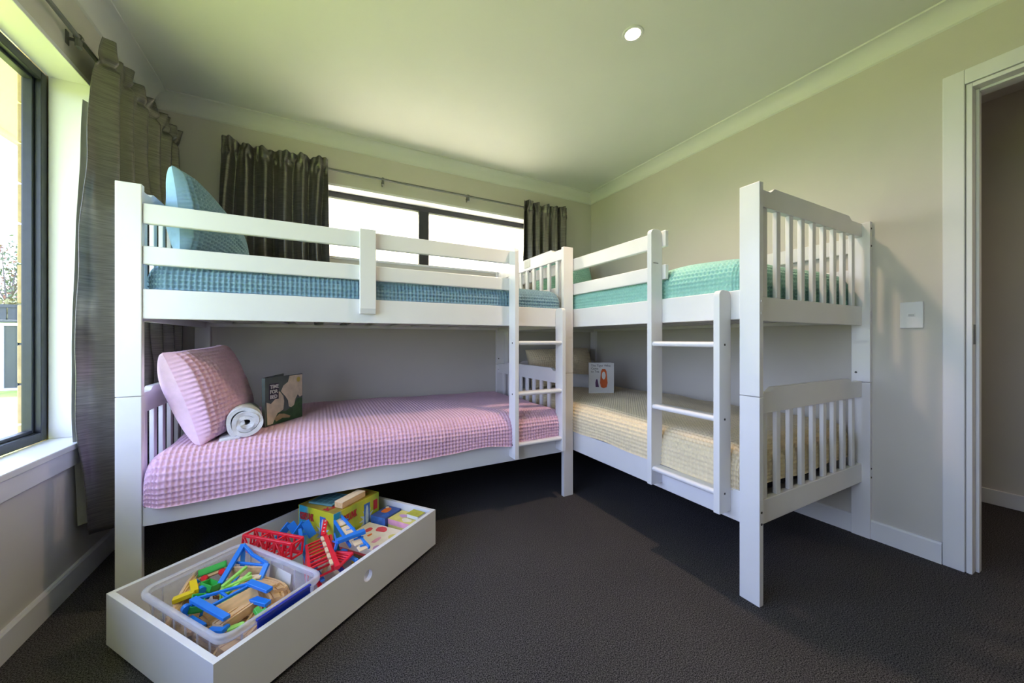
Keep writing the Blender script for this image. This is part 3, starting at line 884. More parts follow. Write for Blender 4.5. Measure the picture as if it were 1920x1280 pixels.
# ------------------------------------------------------------------ curtains and rods
def curtain(name, path, ztop, zbot, folds, amp, label, seed=1, head=0.075, lining_side=1, flare=1.0, narrow=None, nz=90, m=M_CURT, with_lining=True):
    """path: ((x0,y0),(x1,y1)) seen from the room, left to right; amp fold depth"""
    p0 = np.array(path[0]); p1 = np.array(path[1])
    d = p1-p0; L = np.linalg.norm(d); d = d/L; nrm = np.array([d[1], -d[0]])   # towards the room
    n = folds*34
    s = np.linspace(0, 1, n+1)
    z = np.concatenate([np.linspace(ztop, ztop-head*1.6, 22), np.linspace(ztop-head*1.6, zbot, nz)[1:]])
    S, Z = np.meshgrid(s, z, indexing='ij')
    dn = np.clip((ztop-Z)/(ztop-zbot), 0, 1)
    warp = 0.35*vnoise(S*folds*0.5+seed, dn*1.2+0.3, seed)
    ph = (S*folds+warp)*2*PI
    irr = 0.65+0.5*(vnoise(S*folds+3, 0*S+seed, seed+3)*0.5+0.5)
    A = amp*irr*(0.75+0.45*dn)
    off = A*(np.sin(ph)+0.28*np.sin(2*ph+seed))
    hd = np.exp(-((Z-(ztop-head))/0.014)**2)                       # gathered tape
    ruf = np.clip((Z-(ztop-head))/head, 0, 1)                        # ruffle above the tape
    off = off*(1-0.55*hd)*(1-ruf)+ruf*amp*(0.55*np.sin(ph+vnoise(S*folds*1.3, Z*6, seed+4)*1.6)+0.30*np.sin(2.6*ph+seed))
    near = np.clip(1-np.abs(Z-(ztop-head))/0.05, 0, 1)
    off += near*amp*0.22*np.sin(3.3*ph+vnoise(S*folds*2, Z*4, seed+8)*3)            # pinched pencil pleats at the tape
    off += vnoise(S*folds*1.6+2, Z*5, seed+7)*0.006+vnoise(S*folds*3.1+2, Z*11, seed+17)*0.002
    along = S*L
    if narrow is not None:
        along = narrow(S, dn)*L
    P = np.zeros(S.shape+(3,))
    P[..., 0] = p0[0]+d[0]*along+nrm[0]*off; P[..., 1] = p0[1]+d[1]*along+nrm[1]*off
    P[..., 2] = Z+vnoise(S*folds*1.7+5, 0*S+1, seed+11)*0.016*ruf+0.004*np.sin(ph)*ruf
    base = Vector((float(P[..., 0].mean()), float(P[..., 1].mean()), float(zbot)))
    P -= np.array(base)
    o = link(name, grid_mesh(name, P), m, None, True)
    o.location = base
    sm = o.modifiers.new('cloth_thickness', 'SOLIDIFY'); sm.thickness = 0.002
    if with_lining:
        Pl = np.zeros_like(P)
        sl = along+0.052*(1-S)-0.03*(1-S)*np.clip(dn*1.5-0.6, 0, 1)
        ol = 0.35*off-amp*1.25-0.006
        Pl[..., 0] = p0[0]+d[0]*sl+nrm[0]*ol; Pl[..., 1] = p0[1]+d[1]*sl+nrm[1]*ol; Pl[..., 2] = Z+0.03*dn
        Pl -= np.array(base)
        link('lining', grid_mesh('lining', Pl[::2, 26:]), M_LINING, o, True)
    return tag(o, label, 'curtain')
def side_narrow(S, dn):
    # the near edge sweeps out towards the window, then tucks in at the hem
    sw = 0.0-0.09*np.sin(np.clip(dn*1.05, 0, 1)*PI*0.62)+0.06*dn**3
    return S*(1-sw)+sw
curtain('window_curtain', ((-0.755, 2.01), (-0.715, 2.735)), 2.125, 0.20, 6, 0.040, 'long charcoal taffeta curtain at the big left window behind the bunk post', seed=4, head=0.085, narrow=side_narrow)
curtain('window_curtain', ((-0.500, 2.668), (0.055, 2.668)), 2.130, 1.27, 6, 0.034, 'charcoal gathered curtain at the left end of the strip window', seed=9, nz=50, with_lining=False,
        narrow=lambda S, dn: (S-0.5)*(1+0.05*dn)+0.5)
curtain('window_curtain', ((1.525, 2.668), (1.99, 2.668)), 2.130, 1.545, 6, 0.030, 'charcoal gathered curtain at the corner end of the strip window', seed=15, nz=50, with_lining=False,
        narrow=lambda S, dn: (S-0.5)*(1+0.05*dn)+0.5)
def rod(p, q, brackets, wall_dir, label):
    bm = bmesh.new()
    t = empty('curtain_rod', p); tag(t, label, 'curtain rod')
    P = Vector(p)
    smooth_by_angle(cyl('pole', (0, 0, 0), Vector(q)-P, 0.008, M_STEEL, t, 16))
    dd = (Vector(q)-P).normalized()
    for e in (Vector((0, 0, 0)), Vector(q)-P):
        s = -1 if e.length == 0 else 1
        smooth_by_angle(cyl('finial', e, e+dd*s*0.03, 0.013, M_BOLT, t, 14, 0.009))
    for b in brackets:
        e = Vector(b)-P
        bm = bmesh.new()
        bm_bar(bm, e+Vector((0, 0, -0.012)), e+Vector(wall_dir)+Vector((0, 0, -0.012)), 0.012, 0.006)
        bm_cyl(bm, e-dd*0.007, e+dd*0.007, 0.013, 12)
        bm_bar(bm, e+Vector((0, 0, -0.006)), e+Vector((0, 0, -0.040)), 0.024, 0.014, (1, 0, 0), 0.003)
        w_ = e+Vector(wall_dir)*0.97
        bm_bar(bm, w_+Vector((0, 0, -0.035)), w_+Vector((0, 0, 0.015)), 0.02, 0.004, (1, 0, 0))
        bm_obj('bracket', bm, M_STEEL, t)
rod((-0.46, 2.708, 2.085), (1.98, 2.708, 2.085), [(0.405, 2.708, 2.085), (1.05, 2.708, 2.085)], (0, YB-2.708, 0), 'thin steel curtain rod across the strip window')
rod((-0.797, -0.40, 2.085), (-0.797, 2.66, 2.085), [(-0.797, -0.2, 2.085), (-0.797, 0.9, 2.085), (-0.797, 1.975, 2.085)], (XL+0.797, 0, 0), 'thin steel curtain rod along the big left window')

# ------------------------------------------------------------------ switch, downlights
sw = empty('light_switch', (XR, 0.590, 1.058)); tag(sw, 'white light switch plate on the right wall beside the doorway', 'light switch')
box('plate', (-0.009, -0.0365, -0.0585), (0, 0.0365, 0.0585), M_TRIM, sw, 0.003)
box('rocker_surround', (-0.0105, -0.012, -0.008), (-0.009, 0.012, 0.008), M_TRIM, sw, 0.0006)
box('rocker', (-0.0125, -0.0085, -0.005), (-0.0105, 0.0085, 0.005), mat('switch_grey', (0.55, 0.55, 0.55), 0.4, noise=0.02, nscale=30), sw, 0.0008)
m_lamp = bpy.data.materials.new('lit_lamp_diffuser'); m_lamp.use_nodes = True
pl = m_lamp.node_tree.nodes['Principled BSDF']
pl.inputs['Emission Color'].default_value = (1.0, 0.80, 0.52, 1); pl.inputs['Emission Strength'].default_value = 14
def downlight(x, y, label, power):
    t = empty('downlight', (x, y, ZC)); tag(t, label, 'ceiling light', 'recessed ceiling lights')
    bm = bmesh.new(); prof = [(0.033, -0.001), (0.034, -0.004), (0.045, -0.004), (0.0475, 0.0), (0.036, 0.0)]
    rings = [[bm.verts.new((r*math.cos(2*PI*i/40), r*math.sin(2*PI*i/40), z)) for i in range(40)] for r, z in prof]
    for k in range(len(prof)):
        A_, B_ = rings[k], rings[(k+1) % len(prof)]
        for i in range(40):
            bm.faces.new((A_[i], A_[(i+1) % 40], B_[(i+1) % 40], B_[i]))
    smooth_by_angle(bm_obj('trim_ring', bm, M_TRIM, t))
    cyl('diffuser', (0, 0, -0.0025), (0, 0, -0.0008), 0.0335, m_lamp, t, 40)
    d = bpy.data.lights.new('downlight_lamp', 'SPOT'); d.energy = power; d.spot_size = math.radians(150); d.spot_blend = 0.8
    d.color = (1.0, 0.74, 0.54); d.shadow_soft_size = 0.05
    lo = bpy.data.objects.new('downlight_lamp', d); COL.objects.link(lo); lo.parent = t; lo.location = (0, 0, -0.012)
downlight(1.258, 1.195, 'lit round recessed downlight in the ceiling', 24)
downlight(2.93, -0.55, 'unseen downlight added to warm the hallway', 7)  # out-of-view lamp added only to give the dim hall some warm light

# ------------------------------------------------------------------ under-bed drawer
DC = Vector((-0.222, 1.103, 0)); DA = math.radians(37.2)
DM = Matrix.Translation(DC) @ Matrix.Rotation(DA, 4, 'Z')
dL, dW, dz0, dz1, dt = 0.872, 0.582, 0.015, 0.172, 0.016
dr = empty('underbed_drawer', DC, DA); tag(dr, 'open white under-bed toy drawer pulled out at an angle on the carpet', 'drawer')
def panel_with_hole():
    bm = bmesh.new()
    outer = [bm.verts.new(p) for p in ((0, 0, dz0), (dL, 0, dz0), (dL, 0, dz1), (0, 0, dz1))]
    hole = [bm.verts.new((0.476+0.0195*math.cos(2*PI*i/28), 0, 0.104+0.0195*math.sin(2*PI*i/28))) for i in range(28)]
    es = [bm.edges.new((outer[i], outer[(i+1) % 4])) for i in range(4)]+[bm.edges.new((hole[i], hole[(i+1) % 28])) for i in range(28)]
    bmesh.ops.triangle_fill(bm, use_beauty=True, use_dissolve=False, edges=es)
    fs = bm.faces[:]
    r = bmesh.ops.extrude_face_region(bm, geom=fs)
    bmesh.ops.translate(bm, vec=(0, dt, 0), verts=[v for v in r['geom'] if isinstance(v, bmesh.types.BMVert)])
    return bm
bm_obj('front_panel', panel_with_hole(), M_DRAWER, dr)
box('back_panel', (0, dW-dt, dz0), (dL, dW, dz1), M_DRAWER, dr, 0.001)
box('side_panel', (0, dt, dz0), (dt, dW-dt, dz1), M_DRAWER, dr, 0.001)
box('side_panel', (dL-dt, dt, dz0), (dL, dW-dt, dz1), M_DRAWER, dr, 0.001)
box('base_panel', (dt, dt, 0.024), (dL-dt, dW-dt, 0.034), M_DRAWER, dr)
for a, b in ((0.06, 0.06), (dL-0.06, 0.06), (0.06, dW-0.06), (dL-0.06, dW-0.06)):
    cyl('caster', (a-0.01, b, 0.0125), (a+0.01, b, 0.0125), 0.0125, M_BOLT, dr, 14)
FL = 0.034     # drawer floor

# things in the drawer: built in drawer coordinates (a, b, z), origin moved to their own base
def in_drawer(name, bm_or_obj, m, label, cat, group=None, org=None, smooth=False):
    bm = bm_or_obj
    if org is None:
        c = Vector((0, 0, 0))
        for v in bm.verts:
            c += v.co
        c /= max(1, len(bm.verts)); c.z = min(v.co.z for v in bm.verts)
    else:
        c = Vector(org)
    bmesh.ops.translate(bm, vec=-c, verts=bm.verts[:])
    o = bm_obj(name, bm, m)
    if smooth:
        smooth_by_angle(o)
    o.location = DM @ c; o.rotation_euler = (0, 0, DA)
    o['_c'] = tuple(c)
    tag(o, label, cat, group)
    return o
def part_of(o, name, bm, m, smooth=False):
    bmesh.ops.translate(bm, vec=-Vector(o['_c']), verts=bm.verts[:])
    p = bm_obj(name, bm, m, o)
    if smooth:
        smooth_by_angle(p)
    return p

# storage bin
def rr(a0, a1, b0, b1, r, n=6):
    pts = []
    for cx_, cy_, t0 in ((a1-r, b1-r, 0), (a0+r, b1-r, PI/2), (a0+r, b0+r, PI), (a1-r, b0+r, 1.5*PI)):
        for i in range(n+1):
            t = t0+i/n*PI/2; pts.append((cx_+r*math.cos(t), cy_+r*math.sin(t)))
    return pts
def loops_mesh(loops, cap_first=False, cap_last=False, bm=None):
    bm = bm or bmesh.new()
    R = [[bm.verts.new(p) for p in lp] for lp in loops]
    n = len(R[0])
    for k in range(len(R)-1):
        for i in range(n):
            bm.faces.new((R[k][i], R[k][(i+1) % n], R[k+1][(i+1) % n], R[k+1][i]))
    if cap_first:
        bm.faces.new(R[0])
    if cap_last:
        bm.faces.new(R[-1])
    return bm
A0, A1, B0, B1, BZ = 0.030, 0.322, 0.030, 0.466, 0.196
def lv(ins, z, r=0.035):
    return [(p[0], p[1], z) for p in rr(A0+ins, A1-ins, B0+ins, B1-ins, max(r-ins*0.4, 0.012))]
bm = loops_mesh([lv(0.030, FL+0.001), lv(0.026, FL+0.006), lv(0.014, 0.150), lv(0.012, 0.152), lv(0.010, BZ-0.004), lv(0.012, BZ-0.004), lv(0.016, 0.150), lv(0.028, FL+0.007), lv(0.031, FL+0.003)], True, True)
bino = in_drawer('storage_bin', bm, M_BIN, 'translucent plastic storage bin full of wooden railway toys in the drawer', 'storage bin', org=(0.176, 0.248, FL+0.001))
bino.data.shade_smooth()
bm = loops_mesh([lv(0.010, BZ-0.020), lv(0.0, BZ-0.020), lv(-0.002, BZ-0.016), lv(-0.002, BZ-0.003), lv(0.0, BZ), lv(0.009, BZ), lv(0.012, BZ-0.004)])
part_of(bino, 'rim', bm, M_RIM).data.shade_smooth()
for b_ in (0.10, 0.16, 0.22, 0.28, 0.34, 0.40):
    for e0, e1 in ((A0+0.009, A0+0.0125), (A1-0.0125, A1-0.009)):
        bm = bmesh.new(); bm_box(bm, (e0, b_-0.002, 0.05), (e1, b_+0.002, BZ-0.02)); part_of(bino, 'stiffening_rib', bm, M_RIM)
for a_ in (0.085, 0.29):
    for e0, e1 in ((B0+0.009, B0+0.0125), (B1-0.0125, B1-0.009)):
        bm = bmesh.new(); bm_box(bm, (a_-0.002, e0, 0.05), (a_+0.002, e1, BZ-0.02)); part_of(bino, 'stiffening_rib', bm, M_RIM)
for b_, s in ((B0, -1),):
    bm = bmesh.new()
    bm_box(bm, (0.116, b_-0.004 if s < 0 else b_-0.001, BZ-0.044), (0.272, b_+0.001 if s < 0 else b_+0.004, BZ-0.004), 0.003)
    bm_bar(bm, (0.112, b_+s*0.004, BZ-0.006), (0.272, b_+s*0.004, BZ-0.006), 0.010, 0.007, (0, 0, 1), 0.002)
    bm_bar(bm, (0.112, b_+s*0.005, BZ-0.048), (0.272, b_+s*0.005, BZ-0.048), 0.008, 0.006, (0, 0, 1), 0.002)
    part_of(bino, 'latch_handle', bm, M_DBLUE)

# --- railway toys
rt = random.Random(21)
def track(a, b, z, ang, L=0.14, curve=0.0, tilt=0.0, roll=0.0, w=0.038, th=0.012, m=M_WOOD, label='natural wood toy railway track piece heaped in the plastic bin', group='wooden track pieces in the bin'):
    n = 12
    bm = bmesh.new()
    prof = [(-w/2, 0), (w/2, 0), (w/2, th), (w*0.34, th), (w*0.34, th-0.003), (w*0.22, th-0.003), (w*0.22, th), (-w*0.22, th), (-w*0.22, th-0.003), (-w*0.34, th-0.003), (-w*0.34, th), (-w/2, th)]
    loops = []
    for i in range(n+1):
        s = (i/n-0.5)*L
        if abs(curve) > 1e-4:
            x = math.sin(s*curve)/curve; y = (1-math.cos(s*curve))/curve; t = s*curve
        else:
            x, y, t = s, 0, 0
        loops.append([(x-p[0]*math.sin(t), y+p[0]*math.cos(t), p[1]) for p in prof])
    loops_mesh(loops, True, True, bm)
    # peg on the end
    xe, ye, te = loops[-1][0][0], (loops[-1][0][1]+loops[-1][1][1])/2, (n/2/n)*L*curve
    xm = (loops[-1][0][0]+loops[-1][1][0])/2
    dx, dy = math.cos(te), math.sin(te)
    bm_bar(bm, (xm, ye, th/2), (xm+dx*0.012, ye+dy*0.012, th/2), 0.006, th*0.9)
    bm_cyl(bm, (xm+dx*0.015, ye+dy*0.015, 0.001), (xm+dx*0.015, ye+dy*0.015, th-0.001), 0.0065, 10)
    mt = Matrix.Translation((a, b, z)) @ Matrix.Rotation(math.radians(ang), 4, 'Z') @ Matrix.Rotation(math.radians(tilt), 4, 'Y') @ Matrix.Rotation(math.radians(roll), 4, 'X')
    bm.transform(mt)
    o = in_drawer('toy_track', bm, m, label, 'toy track', group)
    return o
# bottom layers
for k in range(3):
    for i in range(4):
        track(0.095+0.055*i+rt.uniform(-.008, .008), 0.135+0.11*((i+k) % 3)+rt.uniform(-.02, .02), FL+0.009+0.016*k*1.25, 90+rt.uniform(-35, 35), 0.14, rt.choice((0, 4, -4)), label='wooden railway track piece low at the bottom of the plastic bin', group='track pieces at the bottom of the bin')
for i in range(6):                                       # heap in the middle layer
    track(0.10+0.03*i, 0.13+0.052*i, 0.094+0.004*(i % 3), rt.uniform(20, 160), 0.13, rt.choice((0, 5, -5)), rt.uniform(-8, 8), label='wooden railway track piece lying under the blue and green bridges in the bin', group='track pieces under the bridges')
for i in range(4):                                       # bundle standing on edge at the far wall
    track(0.108+0.006*i, 0.385+0.012*i, 0.118+0.006*i, 35+3*i, 0.17, -2.2, -14, 62, label='long wooden track piece on edge in the bundle behind the yellow crane arm', group='bundle of track pieces on edge')
for i in range(7):                                       # fan of curved pieces by the handle side
    track(0.238+0.011*(i % 3), 0.095+0.022*i, 0.100+0.0085*i, 38+11*i, 0.125, 5.5, rt.uniform(-4, 4), -8+3*i, label='curved wooden track piece in the fan at the inner end of the bin', group='fan of curved track pieces')
for i in range(4):
    track(0.120+0.036*i, 0.105+0.016*(i % 2), 0.104+0.010*(i % 2), 12+24*i, 0.11, 3, 4, 10, label='short wooden track piece against the bin wall with the blue handle', group='track pieces by the handle')
tb = track(0.135, 0.170, 0.128, 12, 0.10, 0, 4, 0, 0.036, 0.024, M_WOOD, 'thick ramped wooden block at the bin side near the handle', None)

def bars_obj(name, bars, m, label, cat='toy bridge', group=None, w=0.007, h=0.007):
    bm = bmesh.new()
    for b_ in bars:
        ww = b_[2] if len(b_) > 2 else w; hh = b_[3] if len(b_) > 3 else h
        bm_bar(bm, b_[0], b_[1], ww*1.15, hh*1.1, (0, 0, 1), 0.0008)
    return in_drawer(name, bm, m, label, cat, group)
def lerp(p, q, t):
    return tuple(p[i]+(q[i]-p[i])*t for i in range(3))
def truss_side(A, B, C, D, n, w=0.004):
    """bottom A->B, top C->D"""
    out = [(A, B, w*1.5, w*1.5), (C, D, w*1.5, w*1.5)]
    for i in range(n+1):
        out.append((lerp(A, B, i/n), lerp(C, D, i/n), w, w))
    for i in range(n):
        if i % 2:
            out.append((lerp(A, B, i/n), lerp(C, D, (i+1)/n), w, w))
        else:
            out.append((lerp(C, D, i/n), lerp(A, B, (i+1)/n), w, w))
    return out
def cage(P0, P1, side, up, n=6, w=0.004):
    """truss bridge from P0 to P1, width vector side, height vector up"""
    P0, P1, side, up = Vector(P0), Vector(P1), Vector(side), Vector(up)
    bars = truss_side(P0, P1, P0+up, P1+up, n, w)+truss_side(P0+side, P1+side, P0+side+up, P1+side+up, n, w)
    for i in range(n+1):
        p = P0.lerp(P1, i/n)
        bars.append((p, p+side, w, w))
        if i % 2 == 0:
            bars.append((p+up, p+side+up, w, w))
    return bars

# blue A-frame bridge leaning in the far corner of the bin
apex = (0.300, 0.425, 0.205)
bA = bars_obj('toy_bridge', [
    (apex, (0.190, 0.352, 0.150), 0.014, 0.009), (apex, (0.268, 0.375, 0.140), 0.012, 0.008), ((0.268, 0.375, 0.145), (0.215, 0.335, 0.135), 0.010, 0.008),
    (lerp(apex, (0.284, 0.262, 0.185), 0.0), lerp(apex, (0.290, 0.30, 0.168), 0.5), 0.008, 0.008), (lerp(apex, (0.290, 0.30, 0.168), 0.5), (0.284, 0.262, 0.187), 0.008, 0.008),
    ((0.284, 0.262, 0.187), (0.243, 0.240, 0.150), 0.014, 0.010), ((0.284, 0.262, 0.180), (0.262, 0.400, 0.168), 0.006, 0.006),
    ((0.243, 0.240, 0.150), (0.262, 0.238, 0.128), 0.018, 0.012)], M_BLUE, 'blue plastic toy bridge with a pointed arch in the far corner of the bin')
bm = bmesh.new(); bm_bar(bm, (0.235, 0.405, 0.148), (0.280, 0.262, 0.160), 0.006, 0.038, (0, 0, 1), 0.001)
part_of(bA, 'wooden_deck', bm, M_WOOD)
# blue bridge with wooden deck in the middle of the bin
bB = bars_obj('toy_bridge', [
    ((0.098, 0.312, 0.172), (0.098, 0.135, 0.172), 0.016, 0.009), ((0.098, 0.312, 0.172), (0.098, 0.312, 0.125), 0.008, 0.008), ((0.085, 0.300, 0.128), (0.085, 0.225, 0.128), 0.014, 0.008),
    ((0.205, 0.225, 0.182), (0.212, 0.130, 0.180), 0.018, 0.009), ((0.098, 0.312, 0.170), (0.205, 0.222, 0.178), 0.007, 0.007), ((0.098, 0.235, 0.168), (0.205, 0.215, 0.176), 0.007, 0.007),
    ((0.150, 0.268, 0.172), (0.150, 0.226, 0.168), 0.006, 0.006), ((0.190, 0.190, 0.150), (0.200, 0.118, 0.150), 0.018, 0.010)], M_BLUE, 'blue plastic toy bridge with a wide wooden deck in the middle of the bin')
bm = bmesh.new(); bm_bar(bm, (0.108, 0.205, 0.150), (0.208, 0.182, 0.160), 0.007, 0.048, (0.0, 0.9, 1), 0.001)
part_of(bB, 'wooden_deck', bm, M_WOOD)
# light green truss bridge
bC = bars_obj('toy_bridge', [
    ((0.165, 0.292, 0.172), (0.250, 0.318, 0.180), 0.009, 0.008), ((0.165, 0.292, 0.165), (0.150, 0.235, 0.150), 0.008, 0.008), ((0.150, 0.235, 0.150), (0.236, 0.245, 0.165), 0.009, 0.008),
    ((0.165, 0.292, 0.165), (0.236, 0.262, 0.172), 0.009, 0.008), ((0.160, 0.262, 0.160), (0.245, 0.285, 0.172), 0.009, 0.008), ((0.165, 0.292, 0.165), (0.165, 0.292, 0.130), 0.009, 0.009),
    ((0.150, 0.235, 0.150), (0.150, 0.235, 0.120), 0.009, 0.009), ((0.165, 0.292, 0.134), (0.150, 0.235, 0.124), 0.009, 0.008)], M_LGREEN, 'light green plastic truss toy bridge in the bin')
bm = bmesh.new(); bm_bar(bm, (0.215, 0.300, 0.164), (0.255, 0.245, 0.166), 0.020, 0.006, (0, 0, 1), 0.001)
part_of(bC, 'wooden_deck', bm, M_PINE)
# wagons
def wagon(a, b, z, ang, m_body, m_wheel, label, bodyL=0.075, roll=14):
    t = empty('toy_wagon', DM @ Vector((a, b, z)), DA+math.radians(ang)); tag(t, label, 'toy wagon')
    t.rotation_euler = (math.radians(roll), math.radians(-6), DA+math.radians(ang))
    bm = bmesh.new(); h = 0.020; L = bodyL/2; W = 0.017
    bm_box(bm, (-L, -W, 0.018), (L, W, 0.022)); bm_box(bm, (-L, -W, 0.018), (L, -W+0.003, 0.018+h)); bm_box(bm, (-L, W-0.003, 0.018), (L, W, 0.018+h))
    bm_box(bm, (-L, -W, 0.018), (-L+0.003, W, 0.018+h)); bm_box(bm, (L-0.003, -W, 0.018), (L, W, 0.018+h))
    bm_obj('tub', bm, m_body, t)
    box('chassis', (-L, -0.013, 0.008), (L, 0.013, 0.018), M_WOOD, t, 0.002)
    for x in (-L*0.62, L*0.62):
        for s in (-1, 1):
            smooth_by_angle(cyl('wheel', (x, s*0.013, 0.008), (x, s*0.021, 0.008), 0.0105, m_wheel, t, 16, 0.008 if s else 0.008))
    return t
wagon(0.205, 0.420, 0.142, -28, M_GREEN, M_RED, 'green toy wagon with red wheels in the bin', roll=-34)
wagon(0.165, 0.375, 0.122, 100, M_GREEN, M_BLUE, 'small green tipper wagon with blue wheels in the bin', 0.05)
wg = wagon(0.110, 0.330, 0.118, 60, M_GREEN, M_BLUE, 'green toy wagon half buried under the blue bridge in the bin', 0.06)
# yellow crane arm
bars_obj('toy_crane', [((0.085, 0.395, 0.150), (0.128, 0.366, 0.158), 0.018, 0.012), ((0.128, 0.366, 0.158), (0.150, 0.428, 0.160), 0.016, 0.012), ((0.120, 0.370, 0.150), (0.140, 0.372, 0.125), 0.010, 0.010)], M_YELLOW,
         'yellow plastic crane arm at the near end of the bin', 'toy')
bE = bars_obj('toy_engine', [((0.140, 0.430, 0.138), (0.152, 0.368, 0.138), 0.024, 0.022)], M_PINE, 'pale wooden toy engine with blue wheels beside the yellow crane arm', 'toy')
for p in ((0.160, 0.428, 0.150), (0.150, 0.372, 0.150), (0.088, 0.318, 0.150)):
    bm = bmesh.new(); bm_cyl(bm, (p[0]-0.004, p[1]-0.008, p[2]), (p[0]-0.002, p[1]+0.008, p[2]), 0.0115, 18)
    part_of(bE, 'wheel', bm, M_BLUE, True)
bars_obj('toy_rail', [((0.080, 0.178, 0.140), (0.094, 0.130, 0.146), 0.022, 0.010)], M_BLUE, 'blue plastic toy rail end at the near corner of the bin', 'toy')
bars_obj('toy_signal', [((0.172, 0.112, 0.138), (0.172, 0.132, 0.150), 0.012, 0.012), ((0.172, 0.112, 0.138), (0.190, 0.110, 0.140), 0.008, 0.014)], M_GREEN, 'small green plastic toy knob beside the bin handle', 'toy')
bars_obj('toy_fence', [((0.098, 0.132, 0.140), (0.128, 0.108, 0.144), 0.012, 0.006), ((0.104, 0.140, 0.138), (0.130, 0.118, 0.142), 0.005, 0.006)], M_LGREEN, 'light green plastic toy strip at the near corner of the bin', 'toy')
bm = bmesh.new(); bm_bar(bm, (0.306, 0.285, 0.130), (0.300, 0.165, 0.130), 0.001, 0.07, (0.12, 0, 1))
in_drawer('paper_card', bm, M_PAPER, 'white paper card slid down the inside of the bin', 'card')

# red cages between the bin and the game box
r1 = bars_obj('toy_bridge', cage((0.335, 0.500, 0.150), (0.372, 0.270, 0.150), (0.045, 0.004, 0.0), (0.006, 0, 0.052), 6, 0.0058), M_RED, 'red plastic lattice toy bridge propped behind the bin corner')
r2 = bars_obj('toy_bridge', cage((0.372, 0.170, 0.142), (0.455, 0.300, 0.150), (0.075, -0.040, 0.012), (-0.006, 0.004, -0.045), 7, 0.0058)
              + [((0.520, 0.285, 0.170), (0.400, 0.062, 0.160), 0.014, 0.012)], M_RED, 'red plastic lattice toy bridge lying on its side in the middle of the drawer')
for i in range(5):
    bm = bmesh.new(); t0 = 0.12+i*0.17
    p = lerp((0.508, 0.290, 0.174), (0.388, 0.070, 0.164), t0); q = lerp((0.508, 0.290, 0.174), (0.388, 0.070, 0.164), t0+0.12)
    bm_bar(bm, p, q, 0.010, 0.006)
    part_of(r2, 'wooden_sleeper', bm, M_PINE)
fan = []
for i in range(6):
    fan.append(((0.470-0.010*i, 0.155-0.010*i, 0.150), (0.482-0.014*i, 0.090-0.002*i, 0.152), 0.005, 0.005))
fan += [((0.470, 0.160, 0.152), (0.486, 0.088, 0.156), 0.008, 0.007), ((0.486, 0.088, 0.156), (0.404, 0.072, 0.150), 0.008, 0.007), ((0.470, 0.160, 0.150), (0.415, 0.098, 0.146), 0.007, 0.007)]
bars_obj('toy_bridge', fan, M_RED, 'red plastic fan-shaped toy bridge end by the drawer front')
r4 = bars_obj('toy_rail', [((0.500, 0.265, 0.178), (0.560, 0.325, 0.200), 0.015, 0.006)], M_RED, 'short red toy rail with white dots against the game box', 'toy')
for i in range(4):
    bm = bmesh.new(); p = Vector(lerp((0.506, 0.271, 0.1835), (0.556, 0.321, 0.2015), 0.08+i*0.27)); bm_cyl(bm, p, p+Vector((0, 0, 0.0012)), 0.0035, 10)
    part_of(r4, 'dot', bm, M_PAPER)
for i in range(5):
    bars_obj('toy_strut', [((0.380+0.03*i, 0.10+0.05*(i % 3), FL+0.03+0.02*(i % 2)), (0.44+0.025*i, 0.20+0.05*((i+1) % 3), FL+0.045+0.02*(i % 3)), 0.012, 0.008)], (M_RED, M_BLUE, M_WOOD, M_DBLUE, M_RED)[i],
             ('red toy strut low under the lattice bridge', 'blue toy strut low under the lattice bridge', 'wooden toy strut low under the lattice bridge', 'dark blue toy strut low under the lattice bridge', 'red toy strut beneath the fan-shaped bridge end')[i], 'toy')
# blue trestles behind
bT = bmesh.new()
for da in (0.0, 0.042):
    bm_bar(bT, (0.440+da, 0.450-da, 0.150), (0.478+da*0.8, 0.430-da, 0.200), 0.030, 0.006, (0.3, 1, 0.2), 0.001)
    bm_bar(bT, (0.478+da*0.8, 0.430-da, 0.200), (0.496+da*0.7, 0.400-da, 0.140), 0.030, 0.006, (0.3, 1, 0.2), 0.001)
    bm_bar(bT, (0.462+da, 0.440-da, 0.150), (0.490+da*0.7, 0.410-da, 0.150), 0.006, 0.006)
in_drawer('toy_trestle', bT, M_BLUE, 'bright blue zigzag toy trestle in front of the game box', 'toy bridge')
bars_obj('toy_rail', [((0.420, 0.250, 0.110), (0.480, 0.375, 0.185), 0.010, 0.012)], M_BLUE, 'upright blue toy rail between the two red lattice bridges', 'toy')
# large blue bridge with wooden deck on the right
bD = bars_obj('toy_bridge', [
    ((0.600, 0.300, 0.215), (0.525, 0.045, 0.168), 0.007, 0.010), ((0.558, 0.272, 0.205), (0.500, 0.115, 0.168), 0.007, 0.010),
    ((0.470, 0.150, 0.195), (0.560, 0.105, 0.200), 0.020, 0.012), ((0.575, 0.262, 0.200), (0.600, 0.240, 0.200), 0.005, 0.006), ((0.545, 0.190, 0.190), (0.575, 0.175, 0.190), 0.005, 0.006),
    ((0.520, 0.120, 0.182), (0.552, 0.105, 0.182), 0.005, 0.006), ((0.508, 0.075, 0.174), (0.535, 0.062, 0.174), 0.005, 0.006),
    ((0.470, 0.150, 0.190), (0.455, 0.158, 0.130), 0.008, 0.008), ((0.455, 0.158, 0.130), (0.505, 0.130, 0.128), 0.010, 0.008), ((0.505, 0.130, 0.128), (0.480, 0.060, 0.140), 0.010, 0.010),
    ((0.470, 0.152, 0.190), (0.540, 0.250, 0.168), 0.005, 0.005), ((0.470, 0.146, 0.190), (0.520, 0.250, 0.150), 0.005, 0.005), ((0.455, 0.158, 0.134), (0.520, 0.165, 0.134), 0.022, 0.006)],
    M_BLUE, 'large blue plastic toy bridge with wooden panels resting on the drawer front')
